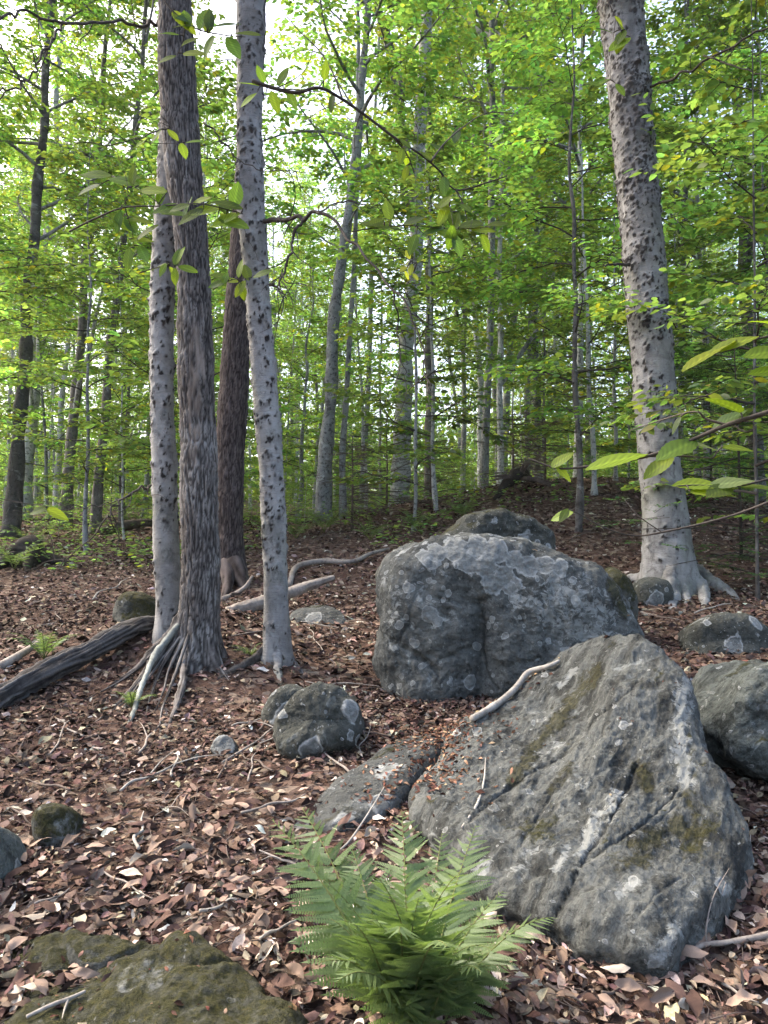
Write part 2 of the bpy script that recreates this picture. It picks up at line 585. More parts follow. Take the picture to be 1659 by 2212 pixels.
def mat_dark_bark(name, a=(0.022, 0.019, 0.018), b=(0.112, 0.102, 0.096), pale=(0.31, 0.305, 0.295), palek=0.7):
    m = M(name, 0.92, 0.15)
    rd = m.attr('ridge')
    nz = m.noise(26, 5, 0.7, 0.3, m.mapping(scale=(1, 1, 0.35)))
    k = m.math('ADD', m.math('MULTIPLY', rd, 0.6), m.math('MULTIPLY', nz, 0.4))
    base = m.ramp(k, [(0.24, a), (0.48, b), (0.72, tuple(1.5 * v for v in b))])
    ps = m.ramp(m.noise(2.3, 6, 0.68, 0.7, m.mapping(scale=(1, 1, 0.6), loc=(1, 2, 3))), [(0.52, 0.0), (0.66, 1.0)])
    ps = m.math('MULTIPLY', m.math('MULTIPLY', ps, palek), m.ramp(rd, [(0.3, 0.15), (0.7, 1.0)]))
    base = m.mix(ps, base, pale)
    wp = m.math('MULTIPLY', m.attr('bare'), 0.85)
    base = m.mix(wp, base, m.ramp(m.noise(18, 4, 0.6, 0.5, m.mapping(scale=(1, 1, 0.2))), [(0.3, (0.13, 0.10, 0.08)), (0.7, (0.34, 0.29, 0.25))]))
    h = m.math('ADD', nz, m.math('MULTIPLY', m.noise(110, 3, 0.7), 0.5))
    return m.done(base, m.bump(h, 0.8, 0.012))

def mat_far_bark(name, lo, hi, spot=0.6):
    m = M(name, 0.9, 0.15)
    oi = m.n.new('ShaderNodeObjectInfo')
    ov = m.n.new('ShaderNodeVectorMath')
    ov.operation = 'SCALE'
    cx = m.n.new('ShaderNodeCombineXYZ')
    m.link(oi.outputs['Random'], cx.inputs[2])
    m.link(oi.outputs['Random'], cx.inputs[0])
    v = m.vadd(m.obj, cx.outputs[0], 37.0)
    a = m.noise(3.0, 5, 0.65, 0.5, v)
    base = m.ramp(a, [(0.3, lo), (0.7, hi)])
    s_ = m.ramp(m.noise(17, 4, 0.7, 0.4, v), [(0.52, 0.0), (0.60, 1.0)])
    base = m.mix(m.math('MULTIPLY', s_, spot), base, (0.03, 0.028, 0.027))
    pl = m.ramp(m.noise(6, 5, 0.7, 0.6, m.mapping(loc=(5, 5, 5), vec=v)), [(0.56, 0.0), (0.66, 0.6)])
    base = m.mix(pl, base, (0.48, 0.50, 0.49))
    vs = m.math('ADD', m.math('MULTIPLY', oi.outputs['Random'], 0.6), 0.7)
    mm = m.n.new('ShaderNodeVectorMath')
    mm.operation = 'SCALE'
    m.link(base, mm.inputs[0])
    m.link(vs, mm.inputs['Scale'])
    return m.done(mm.outputs[0], m.bump(m.noise(40, 4, 0.7, 0, v), 0.7, 0.012))

def mat_wood(name, lo, hi, sc_=1.0):
    m = M(name, 0.85, 0.2)
    g = m.noise(6 * sc_, 5, 0.65, 0.5, m.mapping(scale=(1, 1, 1)))
    f = m.noise(40 * sc_, 4, 0.7)
    base = m.ramp(m.math('ADD', m.math('MULTIPLY', g, 0.6), m.math('MULTIPLY', f, 0.4)), [(0.35, lo), (0.65, hi)])
    return m.done(base, m.bump(f, 0.6, 0.006))

MG = mat_ground()
ML = mat_litter()
M_BEECH = mat_beech('beech_bark')
M_DARK = mat_dark_bark('rough_bark')
M_DARK2 = mat_dark_bark('rough_brown_bark', (0.020, 0.015, 0.014), (0.070, 0.057, 0.053), (0.16, 0.145, 0.14), 0.25)
M_FAR = [mat_far_bark('grey_bark', (0.13, 0.133, 0.133), (0.30, 0.31, 0.31), 0.7),
         mat_far_bark('brown_grey_bark', (0.07, 0.064, 0.06), (0.19, 0.18, 0.17), 0.5),
         mat_far_bark('pale_bark', (0.26, 0.265, 0.262), (0.46, 0.47, 0.465), 0.7)]
M_TWIG = mat_wood('twig_bark', (0.025, 0.021, 0.018), (0.085, 0.072, 0.062))
M_STICK = mat_wood('dead_stick', (0.13, 0.105, 0.09), (0.37, 0.33, 0.29))
M_STICKD = mat_wood('dark_dead_stick', (0.05, 0.036, 0.03), (0.17, 0.135, 0.115))
M_BONE = mat_wood('bleached_stick', (0.17, 0.152, 0.13), (0.46, 0.43, 0.385))
M_ROOT = mat_wood('root_bark', (0.028, 0.023, 0.020), (0.135, 0.118, 0.105))
M_ROOTP = mat_wood('pale_root', (0.10, 0.105, 0.095), (0.33, 0.35, 0.32))
M_LEAF = leaf_material('green_leaf', 0.58, 0.04)
M_NEAR = leaf_material('near_leaf', 0.55, 0.02, hue_jit=True)
M_FERN = leaf_material('fern_leaf', 0.35, 0.03, hue_jit=False)

# ------------------------------------------------------------------ ground sheet
def build_ground():
    ny = 420
    yv = np.concatenate([np.linspace(-40, -0.5, 20), np.geomspace(0.6, 420, ny) - 0.4])
    nx = 301
    u = np.linspace(-1, 1, nx)
    u = np.sign(u) * (0.35 * np.abs(u) + 0.65 * np.abs(u) ** 4)
    W = 14 + 1.3 * np.abs(yv)
    X = u[None, :] * W[:, None]
    Y = np.repeat(yv[:, None], nx, 1)
    Z = gz(X, Y)
    p = np.stack([X, Y, Z * 0], -1)
    near = np.clip((12 - np.abs(Y - 3)) / 6, 0, 1)
    Z = Z + 0.014 * fbm(p * 9, 3) * near
    V = np.stack([X, Y, Z], -1).reshape(-1, 3)
    n = len(yv)
    i = np.arange(n - 1)[:, None] * nx
    j = np.arange(nx - 1)[None, :]
    F = np.stack([i + j, i + j + 1, i + nx + j + 1, i + nx + j], -1).reshape(-1, 4)
    o = put('forest_floor', mesh_np('forest_floor', V, F, MG))
    tag(o, kind='structure')
    o['label'] = 'sloping forest floor of brown earth and old leaves'
build_ground()

# ------------------------------------------------------------------ rocks
ROCKS = []

def unit_(v):
    return v / (np.linalg.norm(v, axis=-1, keepdims=True) + 1e-12)

def rock(name, label, outline, front, back, mat, e=0.55, M_=200, R_=44, disp=(0.05, 0.02, 0.006), crack=0.0, band=None,
         band_amp=0.0, centre=None, planes=(), seed=0.0, group=None, cat='rock', freq=1.0, custom=None, marks=None, dY=0.0, sharp=0):
    O = np.array([at(p[0], p[1], p[2] + dY) for p in outline])
    C = O.mean(0) if centre is None else at(*centre)
    u_, s_, vt = np.linalg.svd(O - O.mean(0))
    n = vt[2]
    if n.dot(np.array((0, 0, CAMZ)) - C) < 0:
        n = -n
    if sharp:
        Oc = np.concatenate([O, O[:1]])
        sl = np.concatenate([[0], np.cumsum(np.linalg.norm(np.diff(Oc, axis=0), axis=1))])
        tt_ = np.linspace(0, sl[-1], M_, endpoint=False)
        O = np.stack([np.interp(tt_, sl, Oc[:, k_]) for k_ in range(3)], -1)
        for _ in range(sharp):
            O = 0.5 * O + 0.25 * (np.roll(O, 1, 0) + np.roll(O, -1, 0))
    else:
        O = catmull(O, M_, True)
    phi = np.linspace(math.pi / 2, -math.pi / 2, 6001)
    c = np.abs(np.cos(phi)) ** e
    c[0] = c[-1] = 0.0
    s = np.sign(np.sin(phi)) * np.abs(np.sin(phi)) ** e
    h = np.where(s > 0, s * front, s * back)
    Rm_ = np.linalg.norm(O - C, axis=1).mean()
    al_ = np.concatenate([[0], np.cumsum(np.hypot(np.diff(c) * Rm_, np.diff(h)))])
    wt_ = np.cumsum(np.concatenate([[0], np.diff(al_)]) * np.where(h > -0.3 * back, 1.0, 0.3))
    q_ = np.linspace(0, wt_[-1], 2 * R_ + 1)[1:-1]
    c, h = np.interp(q_, wt_, c), np.interp(q_, wt_, h)
    phi = q_
    V = C + (O - C)[None, :, :] * c[:, None, None] + n * h[:, None, None]
    nr = len(phi)
    V = np.concatenate([V.reshape(-1, 3), [C + n * front], [C - n * back]])
    i = np.arange(nr - 1)[:, None] * M_
    j = np.arange(M_)[None, :]
    j2 = (j + 1) % M_
    Q = np.stack([i + j, i + M_ + j, i + M_ + j2, i + j2], -1).reshape(-1, 4)
    jj = np.arange(M_)
    T = np.concatenate([np.stack([np.full(M_, nr * M_), jj, (jj + 1) % M_], -1),
                        np.stack([np.full(M_, nr * M_ + 1), (nr - 1) * M_ + (jj + 1) % M_, (nr - 1) * M_ + jj], -1)])
    for (pp, pn) in planes:
        pn = np.asarray(pn, float)
        pn /= np.linalg.norm(pn)
        d = (V - np.asarray(pp)) @ pn
        V = V - np.where(d > 0, d * 0.92, 0)[:, None] * pn
    N = vnormals(V, [Q, T])
    if N[nr * M_].dot(n) < 0:
        Q, T, N = Q[:, ::-1], T[:, ::-1], -N
    sd = np.array((seed, seed * 2.3, seed * 0.7))
    d = disp[0] * fbm(V * 1.6 * freq + sd, 3) + disp[1] * fbm(V * 6 * freq + sd, 4) + disp[2] * fbm(V * 30 + sd, 3)
    if crack:
        q = np.abs(perlin(V * 1.5 * freq + 0.3 * perlin(V * 5)[:, None] + sd + 4.4))
        d = d - crack * np.exp(-(q / 0.035) ** 2)
    if band is not None:
        b = np.asarray(band, float)
        b /= np.linalg.norm(b)
        along = (V @ b)[:, None] * b
        w = (V - along) * 6.5 + along * 0.8 + sd
        r = 1 - 2 * np.abs(perlin(w + 0.35 * perlin(V * 3)[:, None]))
        d = d + band_amp * (0.6 * r + 0.6 * (1 - 2 * np.abs(perlin(w * 2.3))) + 0.4 * (1 - 2 * np.abs(perlin(w * 5.1 + 2))))
        w2 = (V - along) * 1.7 + along * 0.4 + sd
        st_ = 2.5 * perlin(w2 + 0.10 * fbm(V * 4, 2)[:, None])
        fr = st_ - np.floor(st_)
        d = d + band_amp * 2.0 * (np.floor(st_) + np.clip((fr - 0.82) / 0.18, 0, 1)) * 0.6
    V = V + N * d[:, None]
    if custom is not None:
        V = custom(V)
    at_ = {}
    if marks:
        # grooves, moss seams and lichen crusts laid where they run over the visible face of this stone
        N = vnormals(V, [Q, T])
        rel = V - np.array((0, 0, CAMZ))
        dep = rel[:, 1] * CP + rel[:, 2] * SP
        U = np.stack([829.5 + FPX * rel[:, 0] / dep, 1106 - FPX * (-rel[:, 1] * SP + rel[:, 2] * CP) / dep], -1)
        U = U + 9 * np.stack([fbm(V * 8 + 3, 4, 0.6), fbm(V * 8 + 8, 4, 0.6)], -1)
        face = np.clip(-(N * unit_(rel)).sum(1) * 4, 0, 1)
        for key, items in marks.items():
            val = np.zeros(len(V))
            for it in items:
                pl, wid, amt = np.array(it[0], float), it[1] * (0.72 if key == 'crack' else 1.0), it[2]
                dmin = np.full(len(V), 1e9)
                if len(pl) == 1:
                    dmin = np.linalg.norm(U - pl[0], axis=1)
                for a_, b_ in zip(pl[:-1], pl[1:]):
                    ab = b_ - a_
                    t_ = np.clip(((U - a_) @ ab) / (ab @ ab), 0, 1)
                    dmin = np.minimum(dmin, np.linalg.norm(U - a_ - t_[:, None] * ab, axis=1))
                val = np.maximum(val, amt * np.clip(1 - dmin / wid, 0, 1))
            val = val * face
            at_[key] = val
            if key == 'crack':
                V = V - N * (0.015 * val ** 1.6)[:, None]
    base = C.copy()
    base[2] = float(gz(C[0], C[1]))
    o = put(name, mesh_np(name, V - base, [Q, T], mat, attrs=at_), None, base)
    tag(o, label, cat, group)
    ROCKS.append((V, [Q, T]))
    return o

RM_BOULDER = rock_material('boulder_stone', (0.036, 0.039, 0.037), (0.145, 0.153, 0.146), 0.34, 2.9, 0.08, 0.0, white=0.55, seed=1.2, top0=0.75, topk=1.3, marked=True)
RM_SLAB = rock_material('slab_stone', (0.027, 0.029, 0.027), (0.118, 0.125, 0.119), 0.08, 5.0, 0.16, 0.70, (0.42, 0.45, 0.70), white=0.42, seed=3.7, marked=True)
RM_SIDE = rock_material('side_stone', (0.034, 0.039, 0.035), (0.125, 0.140, 0.130), 0.10, 4.0, 0.30, 0.5, (0.8, 0.1, 0.5), white=0.5, seed=6.1)
RM_SMALL = rock_material('small_stone', (0.030, 0.033, 0.027), (0.095, 0.101, 0.092), 0.25, 5.0, 0.42, 0.0, white=0.25, seed=8.3)
RM_MOSS = rock_material('mossy_stone', (0.04, 0.042, 0.034), (0.12, 0.125, 0.112), 0.12, 4.0, 0.85, 0.0, white=0.12, seed=2.9)
RM_DIM = rock_material('low_stone', (0.04, 0.043, 0.041), (0.12, 0.126, 0.122), 0.12, 5.0, 0.30, 0.2, (0.8, 0.3, 0.5), white=0.15, seed=5.3)

# the big boulder: steep grey face, rounded top, two bulging halves split by an upright seam
def boulder_seam(V):
    sx = at(1046, 1400, 4.75)[0]
    zt = at(1046, 1150, 4.9)[2]
    w = V[:, 0] - sx - 0.03 * perlin(V * 6) - 0.05 * (V[:, 2] - zt)
    frontm = np.clip((5.15 - V[:, 1]) / 0.3, 0, 1)
    low = np.clip((zt - 0.32 - V[:, 2]) / 0.3, 0, 1)
    g = np.exp(-(w / 0.03) ** 2) * 0.045 + np.exp(-(w / 0.14) ** 2) * 0.05
    V = V.copy()
    V[:, 1] += g * frontm * low
    # darker hollow and small ledge on the left half
    q = V - at(905, 1420, 4.7)
    l = np.exp(-((q[:, 2] + 0.6 * q[:, 0]) / 0.02) ** 2) * np.exp(-(q[:, 0] / 0.13) ** 2)
    V[:, 1] += 0.035 * l * frontm
    return V

B0 = 5.15
_rr = np.random.default_rng(12)
ROSETTES = [([(x_, y_)], r_, 1.0) for x_, y_, r_ in ((985, 1185, 38), (1030, 1178, 34), (1072, 1190, 36), (1110, 1205, 30), (1048, 1222, 34), (1010, 1218, 30), (1140, 1222, 34), (1090, 1240, 30), (1065, 1262, 34), (1100, 1268, 22),
            (1175, 1222, 30), (1212, 1228, 28), (940, 1195, 28), (912, 1200, 20), (928, 1328, 24), (944, 1342, 17), (895, 1392, 15), (1016, 1474, 20), (1108, 1290, 15), (880, 1270, 18), (1030, 1395, 11), (860, 1350, 15), (1245, 1300, 16))]
ROSETTES += [([(_rr.uniform(830, 1320), _rr.uniform(1215, 1500))], _rr.uniform(4, 11), 0.9) for _ in range(70)]
rock('boulder', 'huge rounded grey boulder with pale lichen patches over its top', [
    (812, 1300, B0), (815, 1240, B0), (840, 1203, B0), (900, 1178, B0), (965, 1163, B0), (1040, 1157, B0), (1120, 1170, B0),
    (1200, 1196, B0), (1262, 1215, B0), (1310, 1258, B0), (1345, 1325, B0), (1355, 1372, B0), (1335, 1420, B0), (1290, 1470, B0),
    (1200, 1520, B0), (1080, 1545, B0), (980, 1550, B0), (890, 1552, B0), (838, 1525, B0), (818, 1440, B0), (812, 1370, B0)],
    0.52, 0.75, RM_BOULDER, e=0.40, M_=420, R_=110, disp=(0.075, 0.034, 0.011), crack=0.012, seed=1.0, custom=boulder_seam, cat='boulder', sharp=10,
    centre=(1075, 1350, B0), marks={
        'crust': ROSETTES,
        'vein': [([(1200, 1260), (1300, 1330)], 75, 0.62), ([(1180, 1330), (1310, 1390)], 60, 0.62), ([(840, 1250), (850, 1350)], 35, 0.4), ([(1120, 1300), (1180, 1290)], 50, 0.5)],
        'moss_seam': [([(1320, 1260), (1350, 1330)], 26, 0.8)],
        'crack': [([(1046, 1320), (1040, 1400), (1050, 1450), (1075, 1490)], 13, 1.0), ([(900, 1410), (925, 1435), (945, 1462)], 11, 0.9), ([(850, 1380), (862, 1440)], 9, 0.7), ([(1160, 1235), (1210, 1290), (1230, 1330)], 9, 0.5)]})

# the long tilted slab in front of it
rock('sloping_slab', 'large sloping grey rock slab with diagonal ridges and mossy streaks', [
    (1385, 1402, 3.75), (1440, 1438, 3.65), (1482, 1500, 3.5), (1503, 1600, 3.3), (1535, 1690, 3.1), (1592, 1765, 2.95), (1626, 1850, 2.8),
    (1615, 1935, 2.65), (1550, 1995, 2.5), (1490, 2050, 2.4), (1455, 2110, 2.3), (1400, 2122, 2.3), (1320, 2090, 2.36), (1240, 2060, 2.42),
    (1150, 2030, 2.5), (1080, 1990, 2.58), (1020, 1930, 2.7), (965, 1860, 2.9), (905, 1800, 3.1), (900, 1750, 3.25), (945, 1680, 3.45),
    (985, 1610, 3.75), (1040, 1565, 4.0), (1130, 1500, 4.15), (1220, 1435, 4.2), (1300, 1412, 4.0)],
    0.13, 0.55, RM_SLAB, sharp=6, e=0.32, M_=460, R_=150, disp=(0.045, 0.026, 0.010), seed=3.0, band=(0.42, 0.45, 0.70), band_amp=0.013,
    centre=(1290, 1745, 3.05), cat='rock', marks={
        'crack': [([(1195, 1990), (1222, 1930), (1262, 1860), (1300, 1800), (1345, 1720), (1375, 1650)], 13, 1.0), ([(1265, 1865), (1340, 1815), (1400, 1770), (1470, 1700)], 10, 0.9), ([(1010, 1775), (1060, 1730), (1130, 1680), (1200, 1640), (1280, 1560), (1380, 1470)], 12, 0.9),
                  ([(1105, 1850), (1150, 1790), (1190, 1720)], 9, 0.7), ([(1230, 1600), (1320, 1520), (1400, 1440)], 10, 0.7), ([(1420, 1780), (1470, 1720), (1500, 1660)], 9, 0.7), ([(1360, 1990), (1420, 1930), (1480, 1890)], 9, 0.6)],
        'moss_seam': [([(1110, 1680), (1180, 1590), (1240, 1510), (1290, 1450)], 34, 0.8), ([(1380, 1660), (1400, 1700)], 34, 0.75), ([(1380, 1830), (1450, 1790), (1510, 1800)], 55, 0.7), ([(1330, 1880), (1400, 1850)], 36, 0.6), ([(1480, 1720), (1500, 1760)], 30, 0.6), ([(1190, 1700), (1230, 1650)], 28, 0.55)],
        'vein': [([(1255, 1845), (1275, 1790), (1290, 1760)], 24, 0.9), ([(1290, 1780), (1330, 1720)], 40, 0.6), ([(1480, 1480), (1470, 1600), (1480, 1680)], 38, 0.72), ([(1120, 1880), (1160, 1830)], 34, 0.5), ([(1430, 2060), (1460, 2000)], 36, 0.7),
                 ([(1200, 1880), (1225, 1830)], 20, 0.75), ([(1340, 1925), (1380, 1905)], 24, 0.75), ([(1240, 1450), (1215, 1480)], 16, 0.9), ([(1030, 1920), (1050, 1860)], 30, 0.5), ([(1180, 1620), (1240, 1590)], 34, 0.45)],
        'crust': [([(1032, 1580)], 17, 1.0), ([(1340, 1605)], 10, 0.9), ([(1150, 1560)], 8, 0.9), ([(1370, 1905)], 18, 0.7)]})

rock('flat_rock', 'low flat grey rock sunk in leaves beside the slab and fern', [
    (640, 1800, 3.15), (690, 1738, 3.35), (760, 1685, 3.55), (840, 1640, 3.75), (920, 1612, 3.9), (985, 1590, 4.0), (1010, 1620, 3.8),
    (960, 1665, 3.6), (900, 1720, 3.4), (840, 1775, 3.2), (760, 1815, 3.08), (690, 1825, 3.05)],
    0.10, 0.3, RM_DIM, e=0.6, M_=160, R_=40, disp=(0.05, 0.02, 0.005), seed=9.0)

rock('rounded_rock', 'blocky grey-green rock with white streaks beside the sloping slab', [
    (1500, 1575, 3.75), (1528, 1508, 3.75), (1575, 1458, 3.75), (1640, 1428, 3.75), (1720, 1420, 3.75), (1800, 1480, 3.75), (1825, 1590, 3.75),
    (1780, 1690, 3.7), (1680, 1700, 3.65), (1590, 1668, 3.65), (1525, 1625, 3.7)],
    0.30, 0.6, RM_SIDE, sharp=5, e=0.40, M_=240, R_=66, disp=(0.09, 0.04, 0.011), seed=5.0, band=(0.8, 0.1, 0.5), band_amp=0.008)

rock('low_rock', 'low grey rock with a green moss cap below the roots', [
    (1462, 1402, 6.0), (1485, 1355, 6.0), (1530, 1333, 6.0), (1590, 1337, 6.0), (1645, 1365, 6.0), (1662, 1400, 6.0), (1640, 1440, 5.9), (1550, 1450, 5.9), (1480, 1435, 5.9)],
    0.20, 0.4, RM_SMALL, e=0.5, M_=130, R_=36, disp=(0.06, 0.02, 0.006), dY=-0.1, sharp=3, seed=15.0)

rock('back_rock', 'flat-topped mossy rock lying just behind the huge boulder', [
    (940, 1215, 7.0), (958, 1162, 7.0), (1000, 1128, 7.0), (1075, 1113, 7.0), (1138, 1126, 7.0), (1183, 1158, 7.0), (1195, 1210, 7.0), (1150, 1260, 6.9), (1010, 1265, 6.9)],
    0.35, 0.9, RM_SMALL, sharp=3, e=0.34, M_=160, R_=44, disp=(0.07, 0.035, 0.010), seed=21.0, band=(1, 0, 0.1), band_amp=0.01)

rock('mossy_rock', 'narrow green mossy rock tucked against the right flank of the boulder', [
    (1290, 1260, 6.05), (1320, 1228, 6.05), (1352, 1245, 6.05), (1372, 1290, 6.05), (1374, 1340, 6.05), (1350, 1385, 6.0), (1290, 1380, 6.0)],
    0.15, 0.4, RM_MOSS, e=0.65, M_=90, R_=24, disp=(0.05, 0.02, 0.006), seed=27.0)

rock('root_rock', 'dark stone wedged under the roots of the thick pocked trunk', [
    (1368, 1300, 7.3), (1372, 1262, 7.3), (1405, 1248, 7.3), (1440, 1262, 7.3), (1450, 1300, 7.3), (1420, 1325, 7.3), (1385, 1322, 7.3)],
    0.15, 0.3, RM_SMALL, e=0.65, M_=80, R_=22, disp=(0.05, 0.02, 0.006), seed=31.0)

rock('mid_rock', 'squat mossy grey rock with one pale lichen patch in the leaves', [
    (597, 1590, 4.3), (612, 1545, 4.3), (640, 1512, 4.3), (690, 1492, 4.3), (740, 1497, 4.3), (775, 1535, 4.3), (785, 1580, 4.3), (755, 1612, 4.2),
    (700, 1632, 4.2), (640, 1655, 4.15), (608, 1635, 4.2)],
    0.20, 0.35, RM_SMALL, e=0.42, M_=170, R_=48, disp=(0.06, 0.03, 0.009), dY=-0.32, sharp=4, seed=12.0)

rock('back_stone', 'grey stone half hidden behind the squat mossy rock', [
    (575, 1555, 4.65), (585, 1505, 4.65), (620, 1480, 4.65), (660, 1488, 4.65), (680, 1530, 4.65), (650, 1580, 4.6), (600, 1585, 4.6)],
    0.15, 0.3, RM_SMALL, e=0.6, M_=100, R_=26, disp=(0.05, 0.02, 0.005), dY=-0.3, seed=14.0)

rock('moss_stone', 'small upright stone covered in dark green moss amid leaves', [
    (82, 1795, 3.45), (88, 1752, 3.45), (112, 1732, 3.45), (150, 1742, 3.45), (170, 1768, 3.45), (160, 1810, 3.4), (135, 1838, 3.4), (98, 1832, 3.4)],
    0.10, 0.15, RM_MOSS, e=0.65, M_=100, R_=26, disp=(0.035, 0.015, 0.005), dY=-0.36, seed=17.0)

rock('edge_stone', 'pale grey-green stone cut by the picture edge beside moss stone', [
    (-140, 1880, 3.1), (-120, 1810, 3.1), (-70, 1775, 3.1), (-25, 1785, 3.1), (-4, 1845, 3.1), (-8, 1915, 3.05), (-40, 1965, 3.0), (-110, 1965, 3.0)],
    0.2, 0.25, RM_SIDE, e=0.6, M_=100, R_=26, disp=(0.04, 0.015, 0.005), dY=-0.4, seed=19.0)

rock('moss_boulder', 'broad low boulder blanketed in olive moss at the slope foot', [
    (-160, 2200, 2.35), (-40, 2105, 2.4), (60, 2058, 2.42), (160, 2036, 2.42), (255, 2046, 2.4), (315, 2082, 2.36), (400, 2072, 2.34), (475, 2092, 2.3),
    (535, 2140, 2.22), (600, 2185, 2.15), (680, 2240, 2.05), (690, 2330, 1.95), (560, 2420, 1.85), (250, 2440, 1.85), (-100, 2420, 1.9)],
    0.09, 0.4, RM_MOSS, e=0.55, M_=240, R_=70, disp=(0.07, 0.03, 0.008), seed=23.0, crack=0.02)

rock('hidden_stone', 'olive mossy rock resting above the fallen log near twin trunks', [
    (255, 1350, 7.2), (262, 1300, 7.2), (290, 1282, 7.2), (335, 1290, 7.2), (362, 1330, 7.2), (350, 1375, 7.1), (290, 1380, 7.1)],
    0.2, 0.3, RM_MOSS, e=0.65, M_=90, R_=24, disp=(0.05, 0.02, 0.006), dY=-1.25, seed=37.0)

rock('flush_stone', 'grey stone lying flush in the litter behind the slim pocked trunk', [
    (625, 1352, 6.6), (640, 1325, 6.8), (690, 1312, 6.9), (735, 1325, 6.8), (745, 1350, 6.6), (700, 1366, 6.5), (650, 1366, 6.5)],
    0.06, 0.2, RM_DIM, e=0.7, M_=90, R_=22, disp=(0.04, 0.02, 0.005), seed=41.0)

rock('little_stone', 'little grey stone poking out of the litter below the roots', [
    (455, 1625, 4.25), (462, 1597, 4.25), (485, 1585, 4.25), (508, 1600, 4.25), (512, 1630, 4.2), (485, 1645, 4.2)],
    0.05, 0.1, RM_DIM, e=0.7, M_=70, R_=18, disp=(0.03, 0.012, 0.004), dY=-0.34, seed=43.0)

